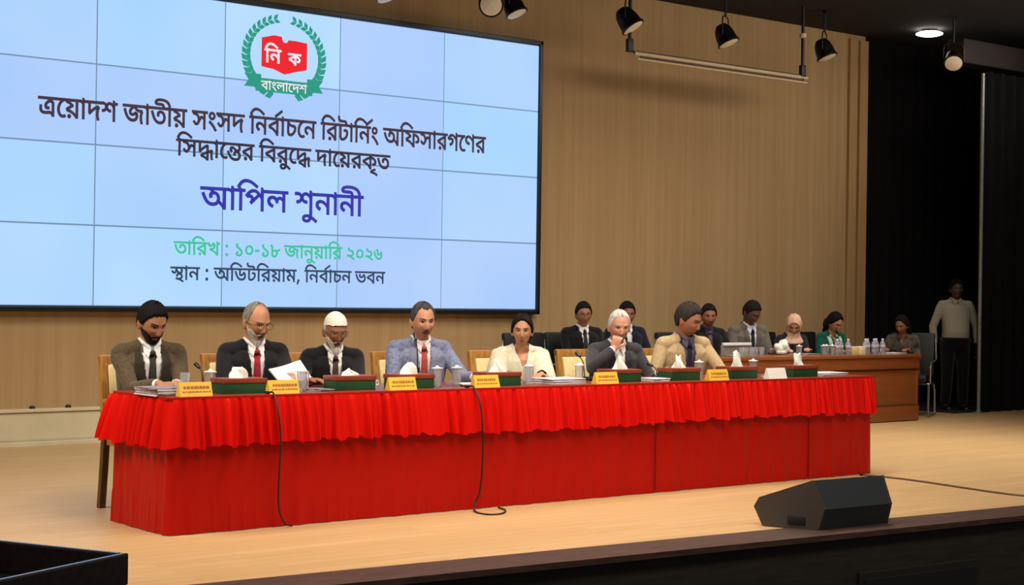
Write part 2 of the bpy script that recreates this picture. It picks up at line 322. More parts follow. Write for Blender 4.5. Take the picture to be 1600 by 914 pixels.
# outlines of the Bengali letters on the screen
GLYPHS={
219:(715,"516,525 564,509 590,488 609,460 619,417 620,389 620,0 543,0 535,27 525,49 511,66 494,78 474,85 367,80 252,70 185,77 139,92 98,119 81,138 66,161 55,189 48,223 53,340 56,353 133,341 124,265 126,232 133,205 144,185 158,170 175,159 232,145 336,151 432,161 476,155 513,138 543,106 543,382 535,430 511,451 471,457 433,452 384,428 347,393 327,353 327,330 335,313 344,306 422,305 429,234 362,226 333,229 306,237 282,251 263,271 251,299 247,333 255,378 278,423 314,464 359,497 412,520 441,526|725,622 725,551 -10,551 -10,622"),
61:(346,"356,622 356,551 336,551 292,534 245,503 201,460 163,404 137,338 130,301 128,262 130,217 138,179 150,148 165,122 183,102 203,87 246,71 309,74 348,92 383,31 346,10 285,-4 224,-1 186,10 152,28 123,53 97,84 76,120 61,162 52,209 49,260 52,313 63,362 80,408 103,451 131,488 164,521 200,549 239,571 280,588 216,555 130,551 -10,551 -10,622"),
70:(626,"636,622 636,551 531,551 531,0 454,0 394,69 325,125 243,170 196,188 143,202 84,212 48,303 136,356 229,403 252,414 196,450 130,480 48,502 79,570 81,551 -10,551 -10,622;454,551 135,551 114,560 170,541 252,497 320,448 336,432 341,376 240,328 145,278 125,265 113,280 168,270 218,257 264,240 343,197 410,144 470,83 457,79 454,171|164,-4 138,10 128,22 120,52 128,83 150,104 180,112 210,104 232,83 240,52 232,22 210,1 196,-4"),
54:(266,"276,622 276,551 171,551 171,0 94,0 94,469 73,510 58,527 41,540 21,548 -10,551 -10,622 21,620 55,606 85,578 97,559 94,613 94,688 148,688 170,622"),
37:(603,"613,622 613,551 159,551 159,253 145,273 203,330 271,382 347,428 431,468 475,486 540,422 503,332 488,233 491,141 511,46 522,10 447,-7 419,106 410,182 412,274 432,364 453,410 465,405 390,370 318,326 248,273 177,210 141,175 82,215 82,551 -10,551 -10,622"),
48:(677,"687,622 687,551 582,551 582,0 505,0 505,512 510,532 505,607 505,688 558,688 582,622|386,627 433,614 474,589 508,553 534,509 530,404 508,448 484,486 457,516 428,538 397,552 363,556 339,554 318,546 300,534 287,518 279,497 276,471 280,446 290,424 308,406 335,391 369,382 413,377 406,300 365,305 328,314 298,327 272,344 251,364 235,388 224,414 217,443 215,474 217,507 224,536 236,562 251,583 270,600 313,622 337,627|104,627 156,612 180,598 200,580 218,558 231,531 239,498 242,461 240,434 233,408 222,383 206,360 186,340 160,323 130,310 95,303 54,300 48,377 106,384 145,401 169,426 180,454 178,493 169,515 155,532 135,546 108,553 14,549 -1,545 -9,620 63,629"),
27:(917,"401,63 362,65 325,72 288,84 253,101 219,123 186,152 156,186 127,227 100,276 74,331 51,394 29,465 105,485 129,408 154,342 181,286 210,239 243,202 278,174 316,155 358,143 404,139 449,143 487,153 516,171 537,196 550,228 553,288 530,358 590,358 532,306 489,280 443,263 391,257 343,264 303,284 275,316 266,336 258,384 261,414 272,443 289,474 314,503 349,529 394,553 298,551 -10,551 -10,622 927,622 927,551 614,551 535,554 441,506 382,465 350,428 337,396 337,363 342,350 362,333 387,328 434,336 476,359 523,396 609,365 627,296 630,254 628,221 620,190 608,160 589,133 565,110 534,90 497,75 453,66|805,141 825,46 836,10 761,-7 733,106 724,182 724,256 739,344 755,388 664,397 626,408 592,422 562,439 536,460 493,512 475,543 551,559 576,523 609,494 655,472 715,460 806,462 845,392 819,333 805,274 802,241"),
35:(707,"407,50 354,55 303,68 254,90 208,123 166,167 126,222 91,290 58,371 29,466 105,486 129,408 155,340 182,282 211,233 243,194 278,164 316,143 358,130 405,126 461,131 504,146 536,170 557,201 569,237 573,278 566,331 545,376 512,409 492,420 469,427 420,427 401,421 386,412 377,399 373,338 378,321 301,306 288,380 290,405 297,426 308,446 340,475 386,494 440,500 480,497 516,487 549,472 578,450 603,424 623,392 638,356 647,317 650,274 647,233 638,196 624,160 603,129 576,102 543,80 504,63 459,53|717,622 717,551 -10,551 -10,622"),
56:(266,"276,551 171,551 171,0 94,0 94,551 -10,551 -10,622 94,622 88,663 77,699 60,731 39,758 13,781 -16,800 -86,828 -166,843 -252,848 -354,842 -402,830 -432,814 -439,804 -442,792 -439,781 -431,773 -384,764 -269,763 -208,759 -166,747 -135,725 -115,697 -104,661 -100,615 -167,615 -177,664 -196,683 -254,692 -353,692 -444,702 -476,713 -503,734 -517,761 -521,789 -514,825 -492,856 -456,882 -405,901 -339,913 -258,917 -133,909 -29,885 54,846 116,789 156,714 174,622 276,622"),
50:(682,"692,622 692,551 587,551 587,0 510,0 510,353 533,290 480,353 450,373 427,374 402,360 343,268 294,188 264,153 230,133 188,127 153,132 120,147 88,174 35,244 96,281 128,232 153,210 180,203 202,208 234,234 289,321 346,411 362,428 379,440 396,447 436,447 474,430 536,374 516,373 510,458 510,551 -10,551 -10,622|271,271 250,379 242,404 230,424 195,455 146,476 38,495 53,571 107,551 202,528 246,506 278,475 299,436 311,386 315,356"),
6:(438,"123,314 204,257 279,188 346,111 401,31 424,-8 359,-41 305,37 250,105 188,166 116,222 73,250|80,512 86,536 96,558 127,592 169,614 219,622 269,614 311,592 342,558 352,536 358,512 358,460 352,436 342,414 311,379 269,357 219,349 169,357 127,379 96,414 86,435 80,459;147,486 149,465 156,447 168,433 182,422 200,416 239,416 256,423 271,434 282,448 289,466 291,486 289,507 282,524 271,538 256,549 239,555 200,555 182,548 168,538 156,523 149,506"),
55:(266,"276,622 276,551 171,551 171,0 94,0 94,551 -10,551 -10,622 82,622 20,704 68,778 121,842 151,867 185,888 223,904 265,914 348,916 414,904 478,882 573,829 637,784 705,731 663,677 577,743 502,793 432,826 362,842 290,842 258,836 230,825 180,793 140,748 106,693 160,622"),
39:(604,"614,622 614,551 509,551 509,0 432,0 432,243 448,187 401,244 350,293 296,329 269,341 242,349 216,351 193,349 172,342 154,332 139,316 131,297 128,274 130,255 137,238 149,222 187,196 214,184 176,113 138,132 106,154 80,180 61,210 50,242 46,277 49,308 56,335 70,358 87,378 107,394 154,416 204,423 269,415 327,392 380,356 451,284 437,280 432,371 432,551 -10,551 -10,622"),
42:(596,"606,622 606,551 501,551 501,0 424,0 402,39 374,76 342,110 305,142 265,171 221,196 175,217 126,232 76,243 37,339 102,376 168,411 236,444 305,474 375,500 447,524 424,482 424,551 -10,551 -10,622;424,474 445,446 340,408 230,359 130,304 205,280 285,242 358,190 390,159 417,125 438,88 429,88 424,189"),
131:(0,"-254,707 72,917 110,860 -209,644"),
25:(567,"577,622 577,551 172,551 170,436 172,378 172,205 177,143 189,117 203,105 221,98 244,96 295,104 340,129 379,162 411,204 431,248 438,296 436,315 430,330 420,339 388,348 310,352 235,377 180,420 161,447 171,534 215,474 251,446 298,429 400,422 449,414 486,393 506,364 516,328 514,266 504,227 488,189 467,154 443,122 389,75 334,43 304,32 272,26 215,25 175,35 144,52 122,77 106,109 96,157 95,191 95,551 -10,551 -10,622"),
46:(596,"606,622 606,551 501,551 501,0 424,0 402,39 374,76 342,110 305,142 265,171 221,196 175,217 126,232 76,243 37,339 102,376 168,411 236,444 305,474 375,500 447,524 424,482 424,551 -10,551 -10,622;424,474 445,446 340,408 230,359 130,304 205,280 285,242 358,190 390,159 417,125 438,88 429,88 424,189|169,-4 142,10 133,22 125,52 133,83 155,104 185,112 215,104 237,83 245,52 237,22 215,1 201,-4"),
30:(567,"577,622 577,551 172,551 172,205 177,143 189,117 203,105 221,98 244,96 294,104 340,129 379,162 412,205 432,251 439,299 432,335 423,348 410,357 392,362 317,357 306,428 389,439 435,433 473,414 488,399 500,381 510,359 517,303 514,264 504,226 488,188 467,153 443,122 390,75 334,44 305,33 273,26 216,25 176,35 144,52 122,77 106,109 96,157 95,191 95,551 -10,551 -10,622|395,622 392,647 386,666 376,681 361,691 340,697 221,699 147,703 98,715 60,736 30,768 12,809 11,912 85,907 83,842 94,810 111,792 140,778 216,771 327,770 378,763 415,747 441,722 457,690 467,622"),
8:(893,"903,622 903,551 798,551 798,0 721,0 676,72 620,132 557,180 582,246 634,210 686,161 724,109 721,194 721,551 -10,551 -10,622|376,91 331,95 288,105 246,123 206,149 167,185 130,232 94,289 61,359 29,442 102,466 126,401 178,296 205,255 234,223 266,198 300,181 338,170 378,167 412,169 442,175 466,184 487,198 503,214 523,254 530,300 527,336 516,368 498,394 476,414 450,426 420,430 383,424 370,416 361,404 355,390 361,331 285,316 271,388 273,411 280,432 292,450 324,478 367,494 413,500 451,497 485,488 515,474 542,454 564,430 582,401 595,369 603,333 606,294 603,259 595,225 581,194 561,165 536,140 505,119 468,103 425,94|344,465 339,486 329,504 314,522 296,536 272,548 243,556 267,601 312,589 346,574 374,557 394,539 408,519 418,495 423,468"),
41:(838,"848,622 848,551 130,551 114,560 170,541 252,497 320,448 336,432 341,376 240,328 145,278 125,265 114,282 210,257 289,223 357,181 418,129 447,99 445,171 445,510 530,506 598,494 660,471 715,436 754,397 778,358 790,313 790,266 778,226 753,191 735,177 713,166 686,160 597,163 602,234 665,234 686,240 700,251 712,279 714,296 708,329 691,359 662,386 624,409 577,425 522,434 522,0 445,0 387,68 320,125 240,168 193,186 84,212 48,303 136,356 229,403 252,414 196,450 130,480 48,502 79,570 81,551 -10,551 -10,622"),
22:(656,"484,0 484,425 505,362 440,448 381,509 343,535 304,551 263,556 230,553 201,544 178,528 138,488 120,465 149,478 216,487 245,485 270,479 290,469 322,441 340,405 346,369 342,331 328,296 306,264 274,233 233,202 182,172 131,245 198,278 226,296 248,317 262,340 266,365 258,391 236,410 200,417 136,406 103,392 22,458 65,521 112,572 164,608 193,620 223,627 287,627 346,612 401,580 454,534 507,472 489,483 484,585 484,688 537,688 560,622 666,622 666,551 561,551 561,0"),
34:(620,"630,622 630,551 525,551 525,0 448,0 448,425 468,363 409,441 354,498 301,536 249,554 202,555 168,544 143,524 127,497 122,463 129,425 150,395 186,374 241,360 275,355 269,272 187,287 152,300 120,318 92,338 70,364 53,392 43,425 40,462 43,496 51,527 64,554 82,576 103,595 127,610 154,621 211,629 276,621 334,597 388,558 442,505 470,473 454,477 448,576 448,688 501,688 524,622"),
350:(779,"789,622 789,551 159,551 159,253 145,273 188,316 236,357 289,394 347,429 409,459 475,486 522,439 522,228 445,197 445,431 465,405 390,370 318,326 248,273 177,210 141,175 82,215 82,551 -10,551 -10,622|709,-4 727,-81 658,-98 637,-9 629,75 638,175 653,229 655,213 558,183 490,161 396,126 311,89 238,52 249,60 321,39 386,8 448,-36 445,38 445,162 522,189 522,-117 445,-117 395,-72 342,-39 257,-7 195,6 159,85 254,136 360,184 436,214 531,246 623,276 681,292 735,237 716,180 704,95"),
357:(721,"464,307 412,324 326,391 293,413 263,416 244,406 232,388 231,363 250,331 272,308 217,253 182,291 157,332 150,355 150,403 156,424 177,456 208,477 244,488 287,487 331,474 414,410 450,384 484,372 524,373 541,379 555,388 566,402 572,420 572,467 565,491 539,537 504,575 583,591 624,539 646,484 651,442 644,388 635,366 623,348 607,332 588,320 565,311 538,306|731,622 731,551 -10,551 -10,622|421,-55 365,-51 311,-41 260,-22 213,4 169,39 128,84 90,140 56,206 24,284 99,307 123,246 150,193 178,146 209,108 243,76 281,52 322,34 368,24 417,20 471,24 513,35 544,54 565,78 577,108 581,143 575,183 559,216 532,240 494,252 444,250 416,233 404,205 412,149 337,135 324,206 326,229 333,250 344,268 376,296 420,313 468,319 507,316 542,308 572,294 598,276 619,255 636,230 647,202 655,172 657,140 654,102 645,68 630,37 609,10 583,-13 550,-31 513,-44 470,-52"),
57:(0,"-305,-265 -345,-254 -383,-233 -400,-218 -412,-199 -420,-177 -422,-151 -418,-119 -405,-92 -383,-70 -354,-53 -317,-42 -274,-39 -233,-42 -193,-49 -116,-78 -38,-124 45,-183 89,-217 44,-271 -40,-205 -114,-155 -182,-122 -247,-105 -301,-105 -333,-117 -349,-139 -349,-170 -342,-183 -318,-199 -286,-204 -243,-197 -213,-177 -192,-150 -176,-102 -172,-59 -172,8 -95,8 -98,-87 -107,-135 -128,-184 -143,-206 -162,-226 -185,-242 -213,-256 -247,-263"),
20:(807,"817,622 817,551 492,551 492,473 492,0 415,0 393,39 366,76 334,111 298,144 258,173 216,198 170,219 124,234 76,243 37,339 102,375 166,408 231,439 297,467 366,493 437,517 415,475 415,551 -10,551 -10,622;415,467 436,438 330,401 224,353 130,304 206,280 284,240 354,186 385,156 409,124 428,90 420,88 415,189|761,288 755,246 737,207 705,177 683,166 656,160 566,163 572,235 634,235 655,241 668,252 681,280 683,296 677,330 660,360 632,386 592,409 541,426 479,438 482,513 532,505 578,492 622,474 661,452 695,426 723,396 744,363 757,327"),
59:(0,"-355,-80 -247,-31 -162,4 -105,25 -79,-41 -174,-72 -277,-114 -290,-102 -195,-116 -116,-138 -19,-182 35,-214 -1,-271 -103,-216 -206,-180 -321,-160"),
9:(1158,"898,622 898,551 798,551 798,0 721,0 676,72 620,132 557,180 582,246 634,210 686,161 724,109 721,194 721,551 -10,551 -10,622|376,91 331,95 288,105 246,123 206,149 167,185 130,232 94,289 61,359 29,442 102,466 126,401 178,296 205,255 234,223 266,198 300,181 338,170 378,167 412,169 442,175 466,184 487,198 503,213 523,253 530,300 527,336 516,368 498,394 476,414 450,426 420,430 383,424 370,416 361,404 355,390 361,331 285,316 271,388 273,411 280,432 292,450 324,478 367,494 413,500 451,497 485,488 515,474 542,454 564,430 582,401 595,369 603,333 606,294 603,259 595,225 581,194 561,165 536,140 505,119 468,103 425,94|344,465 339,486 329,504 314,522 296,536 272,548 243,556 267,601 312,589 346,574 374,557 394,539 408,519 418,495 423,468|1168,622 1168,551 1063,551 1063,0 986,0 986,479 961,521 932,544 887,551 887,622 915,620 950,606 978,578 990,559 986,613 986,688 1039,688 1062,622"),
40:(716,"726,622 726,551 621,551 621,0 544,0 544,396 566,332 514,404 447,484 406,520 365,544 321,555 272,554 226,541 185,517 116,447 150,463 174,465 209,462 238,451 259,434 274,411 283,385 282,320 265,326 337,400 461,516 510,463 226,195 167,250 249,328 213,285 183,262 208,298 218,327 217,359 204,383 178,396 129,394 98,380 22,452 76,517 132,569 192,606 223,619 256,626 291,629 327,627 361,620 392,608 451,571 507,515 567,441 549,446 544,558 544,688 597,688 620,622"),
47:(731,"741,622 741,551 636,551 636,0 559,0 559,335 565,309 535,346 502,371 465,379 425,369 408,353 399,326 400,271 335,266 323,315 300,353 269,379 233,392 196,393 167,384 146,366 132,343 128,316 131,291 141,268 158,248 180,230 241,201 214,127 154,152 104,187 84,208 68,232 56,259 48,288 46,320 48,349 56,374 68,398 84,418 104,434 152,458 208,466 242,464 272,457 299,446 324,431 347,410 369,384 354,383 363,403 376,420 412,443 452,451 496,445 551,413 571,397 562,382 559,467 559,551 -10,551 -10,622"),
21:(696,"706,622 706,551 601,551 601,0 524,0 460,79 380,149 317,188 246,218 166,238 142,331 190,296 249,284 301,267 348,248 424,201 483,149 526,97 524,193 524,688 577,688 600,622|450,470 446,433 436,400 418,372 395,346 366,325 332,308 253,283 209,276 162,285 142,331 237,344 306,367 331,383 350,400 364,420 372,442 373,486 361,522 335,555 316,571 371,625 411,580 440,528 448,499|182,430 144,434 112,444 85,462 65,485 53,514 50,563 71,628 147,607 131,562 132,536 144,514 168,502 210,505 239,516 270,541 301,583 316,612 371,625 373,575 343,521 306,478 262,448 210,432"),
611:(294,"131,416 103,430 93,443 87,460 87,505 93,522 103,535 131,548 163,548 191,535 201,522 207,505 207,460 201,443 191,430 163,416|131,-12 103,2 93,15 87,32 87,77 93,94 103,107 131,120 163,120 191,107 201,94 207,77 207,32 201,15 191,2 163,-12"),
76:(592,"287,0 235,4 194,16 162,36 141,62 127,91 123,122 126,147 134,171 148,194 169,214 197,231 234,244 263,167 229,156 211,141 205,120 207,108 214,97 241,81 286,75 324,78 356,88 382,105 401,127 412,152 416,181 411,218 394,250 343,302 249,372 168,438 140,474 127,510 126,545 138,580 162,615 177,631 243,596 215,556 213,519 224,494 312,421 405,354 451,309 478,264 491,212 493,182 490,146 481,114 466,85 447,60 422,39 394,22 361,10 326,2"),
75:(592,"290,91 250,94 212,102 178,115 147,134 121,158 100,188 84,224 75,266 72,313 75,352 83,389 96,424 115,457 140,486 170,510 207,529 250,540 300,544 350,541 393,530 429,513 458,490 481,463 498,432 510,397 518,360 520,320 517,281 509,244 496,208 476,176 451,147 420,124 384,105 340,95;274,471 249,465 226,454 205,439 187,421 172,398 162,373 155,343 154,284 166,236 177,215 192,197 210,182 233,171 260,164 291,162 320,164 346,171 370,182 390,198 407,217 421,240 431,265 439,324 432,380 412,424 396,441 378,455 355,465 330,471"),
598:(340,"49,338 291,338 291,256 49,256"),
83:(592,"213,1 172,11 143,28 111,66 96,104 91,164 91,481 86,520 75,535 40,546 22,547 31,624 94,616 124,604 146,584 160,556 167,501 167,355 285,374 394,360 453,365 470,371 486,381 514,418 586,383 565,345 536,318 501,301 398,297 418,312 440,266 448,213 445,171 435,133 420,99 398,70 373,45 344,26 311,11 275,3;259,72 296,84 325,104 355,146 368,195 367,235 354,269 332,290 289,303 216,298 167,281 167,168 176,107 204,78 224,72"),
77:(592,"128,554 146,598 170,631 233,596 212,556 215,533 226,520 316,495 378,480 426,461 460,436 482,408 496,374 500,335 494,293 475,255 444,222 403,195 351,177 249,175 289,184 378,146 467,92 553,28 507,-26 432,32 331,96 229,140 153,163 65,185 80,256 177,236 241,233 302,236 348,245 382,260 403,280 417,304 421,332 416,362 400,386 370,404 290,427 196,454 157,477 134,505 129,521"),
81:(592,"347,39 313,41 280,48 248,58 217,74 188,96 160,124 133,159 108,201 84,251 61,309 40,376 21,452 96,475 110,412 142,308 177,228 217,171 239,150 262,134 288,124 314,117 342,115 382,119 417,132 445,154 466,184 479,223 483,271 477,323 449,391 489,392 464,339 435,299 400,272 361,259 314,260 280,274 261,293 245,321 236,367 233,479 226,498 210,510 166,517 175,593 243,584 274,570 294,549 309,507 312,471 313,364 320,341 336,329 369,332 390,345 422,388 443,438 499,452 531,396 556,309 559,268 556,226 549,187 536,151 519,119 496,91 467,69 433,52 393,42"),
437:(721,"500,305 456,309 417,320 384,339 355,365 331,398 312,437 324,439 302,375 276,337 242,310 221,302 178,301 142,310 108,331 74,366 37,417 98,453 132,403 158,382 186,376 216,383 240,405 258,446 269,510 271,551 340,551 361,482 394,424 423,396 458,377 501,371 522,373 540,379 554,390 565,404 571,421 571,467 564,491 538,537 503,575 583,591 624,539 646,484 650,442 646,399 632,365 610,338 580,320 543,309|731,622 731,551 -10,551 -10,622|489,317 547,305 591,283 622,253 642,220 651,186 651,147 640,109 618,78 585,53 520,28 466,18 469,43 572,9 677,-44 703,-60 667,-117 573,-62 480,-21 385,8 282,30 295,100 379,83 425,81 474,84 513,91 541,104 560,122 571,143 575,168 572,194 561,215 544,232 522,245 495,252 438,253 418,249 403,240 393,230 387,216 391,169 318,154 307,213 309,234 315,254 326,270 357,297 401,313 427,318"),
32:(712,"722,622 722,551 356,551 356,372 360,340 372,322 393,316 419,321 461,350 529,433 589,442 625,378 648,312 656,245 653,204 644,167 628,132 607,101 580,75 548,53 509,37 466,27 417,24 374,27 333,34 294,47 257,66 222,90 189,122 158,160 129,205 101,258 75,318 51,387 29,465 105,485 130,398 156,324 184,262 215,210 248,169 284,138 323,117 366,104 413,100 462,104 503,118 536,140 561,169 575,204 580,243 574,297 558,340 535,373 581,392 540,332 499,288 456,258 415,244 365,245 327,260 307,279 290,308 280,357 279,393 279,551 -10,551 -10,622"),
44:(622,"632,622 632,551 527,551 527,0 450,0 450,135 468,82 421,149 373,208 322,253 295,269 266,278 236,281 213,279 192,273 174,262 159,247 151,228 148,205 151,184 159,166 172,150 214,122 243,111 218,34 155,63 110,99 82,140 68,184 69,238 76,265 90,288 107,308 127,324 174,346 223,353 261,351 297,343 328,331 384,295 431,246 471,189 454,186 450,281 450,551 -10,551 -10,622|297,299 221,322 211,389 201,415 187,436 168,454 144,468 80,488 38,494 51,566 97,553 156,543 206,522 246,490 275,447 293,391 298,359"),
597:(263,"190,116 197,105 165,7 124,-94 113,-119 46,-119 65,-39 81,42 93,116"),
43:(721,"422,43 380,45 339,52 300,64 263,81 227,104 194,134 161,170 131,214 103,264 77,322 52,389 29,465 105,485 130,403 157,332 186,272 218,224 252,185 290,156 330,135 373,123 420,119 454,121 484,127 510,138 534,152 553,170 568,190 579,214 586,239 585,304 566,364 542,398 590,476 632,404 656,334 664,266 661,225 652,188 636,152 614,121 587,94 554,72 516,56 472,46|384,284 345,288 312,298 285,316 265,339 253,368 250,417 271,486 351,462 333,417 334,390 339,377 358,360 386,355 428,363 458,381 490,413 527,466 590,476 582,422 545,368 505,328 462,300 412,286|731,622 731,551 -10,551 -10,622"),
}
SPACE=260
LINES={'L1': [219, 61, 70, 54, 37, 48, -1, 27, 54, 35, 56, 70, -1, 50, 6, 50, 37, -1, 55, 39, 42, 131, 54, 25, 61, 39, -1, 55, 46, 30, 54, 55, 39, 131, 6, -1, 8, 55, 41, 50, 54, 46, 22, 61, 34, 46], 'L2': [55, 50, 350, 54, 61, 357, 46, -1, 55, 42, 46, 57, 61, 350, -1, 37, 54, 61, 70, 46, 20, 59, 35], 'L3': [9, 55, 40, 47, -1, 48, 57, 39, 54, 39, 56], 'L4': [35, 54, 55, 46, 21, -1, 611, -1, 76, 75, 598, 76, 83, -1, 27, 54, 39, 57, 70, 54, 55, 46, -1, 77, 75, 77, 81], 'L5': [437, 54, 39, -1, 611, -1, 8, 55, 32, 30, 55, 46, 70, 54, 44, 597, -1, 55, 39, 42, 131, 54, 25, 39, -1, 43, 42, 39], 'E1': [55, 39], 'E2': [20], 'B': [42, 54, 6, 47, 54, 61, 37, 48]}
_gc = {}
def glyph(g):
    """scanline fill (non-zero winding) of one letter: list of quads, and its contours"""
    if g in _gc: return _gc[g]
    a, src = GLYPHS[g]; cs = [[tuple(map(int, p.split(','))) for p in c.split()] for grp in src.split('|') for c in grp.split(';')] if src else []
    E = [(c[i-1], c[i]) for c in cs for i in range(len(c))]; ys = {p[1] for c in cs for p in c}
    for i in range(len(E)):
        (x1, y1), (x2, y2) = E[i]
        for k in range(i):
            (x3, y3), (x4, y4) = E[k]; d = (x2-x1)*(y4-y3)-(y2-y1)*(x4-x3)
            if abs(d) < 1e-9: continue
            t = ((x3-x1)*(y4-y3)-(y3-y1)*(x4-x3))/d; u = ((x3-x1)*(y2-y1)-(y3-y1)*(x2-x1))/d
            if 0 < t < 1 and 0 < u < 1: ys.add(y1+t*(y2-y1))
    ys = sorted(ys); Q = []
    for y0, y1 in zip(ys, ys[1:]):
        if y1-y0 < .05: continue
        ym = (y0+y1)/2; X = []
        for (xa, ya), (xb, yb) in E:
            if (ya > ym) != (yb > ym):
                f = lambda y: xa+(xb-xa)*(y-ya)/(yb-ya)
                X.append((f(ym), f(y0), f(y1), 1 if yb > ya else -1))
        X.sort(); w = 0
        for m, n in zip(X, X[1:]):
            w += m[3]
            if w: Q.append([(m[1], y0), (n[1], y0), (n[2], y1), (m[2], y1)])
    _gc[g] = (a, Q, cs); return _gc[g]
def line_polys(seq):
    x = 0; quads = []; cont = []
    for g in seq:
        if g < 0: x += SPACE; continue
        a, Q, cs = glyph(g); quads += [[(px+x, py) for px, py in q] for q in Q]; cont += [[(px+x, py) for px, py in c] for c in cs]; x += a
    return (quads, cont), x
def flat_polys(mb, polys, X, y, thick=0):
    """flat lettering in the plane at depth y, X maps glyph units to plane coordinates; thick makes it bolder"""
    for q in polys[0]:
        P = [X(p) for p in q]; mb.add([(p[0], y, p[1]) for p in P], [[0, 1, 2, 3]])
    if thick:
        for c in polys[1]:
            P = [Vector((*X(p), 0)) for p in c]
            for i in range(len(P)):
                a, b = P[i-1], P[i]; d = b-a
                if d.length < 1e-6: continue
                n = Vector((-d.y, d.x, 0)).normalized()*thick; e = d.normalized()*thick*.6
                mb.add([(p.x, y-.0002, p.y) for p in (a-n-e, b-n+e, b+n+e, a+n-e)], [[0, 1, 2, 3]])
def text_line(key, x0, x1, ztop, sy, color, bold, label, cz=None):
    polys, w = line_polys(LINES[key]); sx = (x1-x0)/w; zb = ztop-.622*sy*1000/1000
    mb = MB(); ox = SX-hw; flat_polys(mb, polys, lambda p: ((x0-ox)+p[0]*sx, zb-SZ+p[1]*sy/1000), .0035, bold)
    o = mb.build('lettering', mat('lettering_'+color, color, .6, emit=1, var=.02), vw, False, fix=False); o['label'] = label
    return o
text_line('L1', 1.34, 6.17, 2.995, .262, '3E2B3C', .0045, 'dark brown line of Bengali writing')
text_line('L2', 2.64, 4.97, 2.725, .235, '33283C', .0045, 'second dark brown line of Bengali writing')
text_line('L3', 2.89, 4.66, 2.305, .315, '2E2BA8', .005, 'large blue Bengali heading')
text_line('L4', 2.63, 4.90, 1.795, .185, '35C39A', .003, 'green Bengali date line')
text_line('L5', 2.60, 4.93, 1.565, .185, '26405E', .003, 'dark blue Bengali place line')
# emblem: wreath, red open book with two letters, ribbon
def em(p): return (3.75-(SX-hw)+p[0], 3.57-SZ+p[1])
M_green = mat('emblem_green', '109880', .6, emit=1, var=.02); M_red = mat('emblem_red', 'EE0A22', .6, emit=1, var=.02); M_white = mat('emblem_white', 'F3E6F0', .6, emit=1, var=.02)
mb = MB()
for sgn in (-1, 1):
    for i in range(17):
        t = R(72-i*9.1); r = .40
        cx, cz = sgn*r*math.cos(t)*1.03, r*math.sin(t)*.92
        for k in (-1, 1):
            d = t-PI/2 + k*.55; L_ = .078+.0012*i; wd = .020+.0007*i
            ux, uz = -sgn*math.cos(d)*1, -math.sin(d)
            nx, nz = -uz, ux
            pts = [(cx, cz), (cx+ux*L_*.5+nx*wd, cz+uz*L_*.5+nz*wd), (cx+ux*L_, cz+uz*L_), (cx+ux*L_*.5-nx*wd, cz+uz*L_*.5-nz*wd)]
            mb.add([(em(p)[0], .0034-.0002*(i % 3), em(p)[1]) for p in pts], [[0, 1, 2, 3]])
mb.build('emblem_wreath', M_green, vw, False, fix=False)
mb = MB(); pts = [(-.25, .17), (-.12, .205), (-.035, .20), (-.02, .15), (.02, .145), (.04, .175), (.13, .175), (.245, .165), (.245, -.09), (.12, -.12), (0, -.155), (-.12, -.115), (-.25, -.10)]
T = tessellate_polygon([[Vector((*p, 0)) for p in pts]]); mb.add([(em(p)[0], .0036, em(p)[1]) for p in pts], [list(t) for t in T]); eb = mb.build('emblem_book', M_red, vw, False, fix=False)
mb = MB()
for key, cx, h in (('E1', -.215, .2), ('E2', .04, .17)):
    polys, w = line_polys(LINES[key]); flat_polys(mb, polys, lambda p: em((cx+p[0]*h/1000, -.055+p[1]*h/1000)), .003, .004)
mb.build('emblem_letters', M_white, eb, False, fix=False)
mb = MB()
for pts in ([(-.31, -.335), (.31, -.335), (.31, -.21), (-.31, -.21)], [(-.31, -.30), (-.43, -.30), (-.385, -.235), (-.43, -.175), (-.25, -.175), (-.25, -.21), (-.31, -.21)], [(.31, -.30), (.43, -.30), (.385, -.235), (.43, -.175), (.25, -.175), (.25, -.21), (.31, -.21)]):
    T = tessellate_polygon([[Vector((*p, 0)) for p in pts]]); mb.add([(em(p)[0], .0037, em(p)[1]) for p in pts], [list(t) for t in T])
er_ = mb.build('emblem_ribbon', M_green, vw, False, fix=False)
mb = MB(); polys, w = line_polys(LINES['B']); s_ = .50/w; flat_polys(mb, polys, lambda p: em((-.25+p[0]*s_, -.315+p[1]*s_)), .003, .0015); mb.build('ribbon_letters', M_white, er_, False, fix=False)

# ------------------------------------------------------------------ stage lamps
M_lb = mat('black_lamp_housing', '120F12', .45, .3); M_lens = mat('pale_lamp_lens', 'F4E4C8', .35, var=.05, scale=40)
def spot(x, y, z, yaw, tilt, label, s=1.0, ztop=4.76, open_=False):
    t = thing('stage_spotlight', label, 'spotlight', (x, y, z), yaw, None)
    mb = MB(); h = ztop-z
    mb.tube([(0, 0, .20*s), (0, 0, h)], .014, 8); mb.box((0, 0, h-.02), (.07, .05, .04)); mb.build('hanger', M_lb, t, True)
    mb = MB()
    for sx in (-1, 1): mb.tube([(0, 0, .20*s), (sx*.10*s, 0, .18*s), (sx*.115*s, 0, .12*s), (sx*.115*s, 0, 0)], .008, 8)
    mb.build('yoke', M_lb, t)
    Mt = Matrix.Rotation(tilt, 4, 'X')
    mb = MB(); mb.lathe((0, 0, 0), [(.02*s, .125*s), (.055*s, .115*s), (.085*s, .07*s), (.10*s, 0), (.104*s, -.06*s), (.116*s, -.075*s), (.116*s, -.09*s), (.10*s, -.092*s)], 24, Mt)
    ho = mb.build('lamp_housing', M_lb, t)
    mb = MB(); mb.lathe((0, 0, 0), [(.001, -.108*s), (.05*s, -.105*s), (.10*s, -.093*s), (.10*s, -.085*s), (.001, -.085*s)], 24, Mt); mb.build('lens', M_lens, ho)
    return t
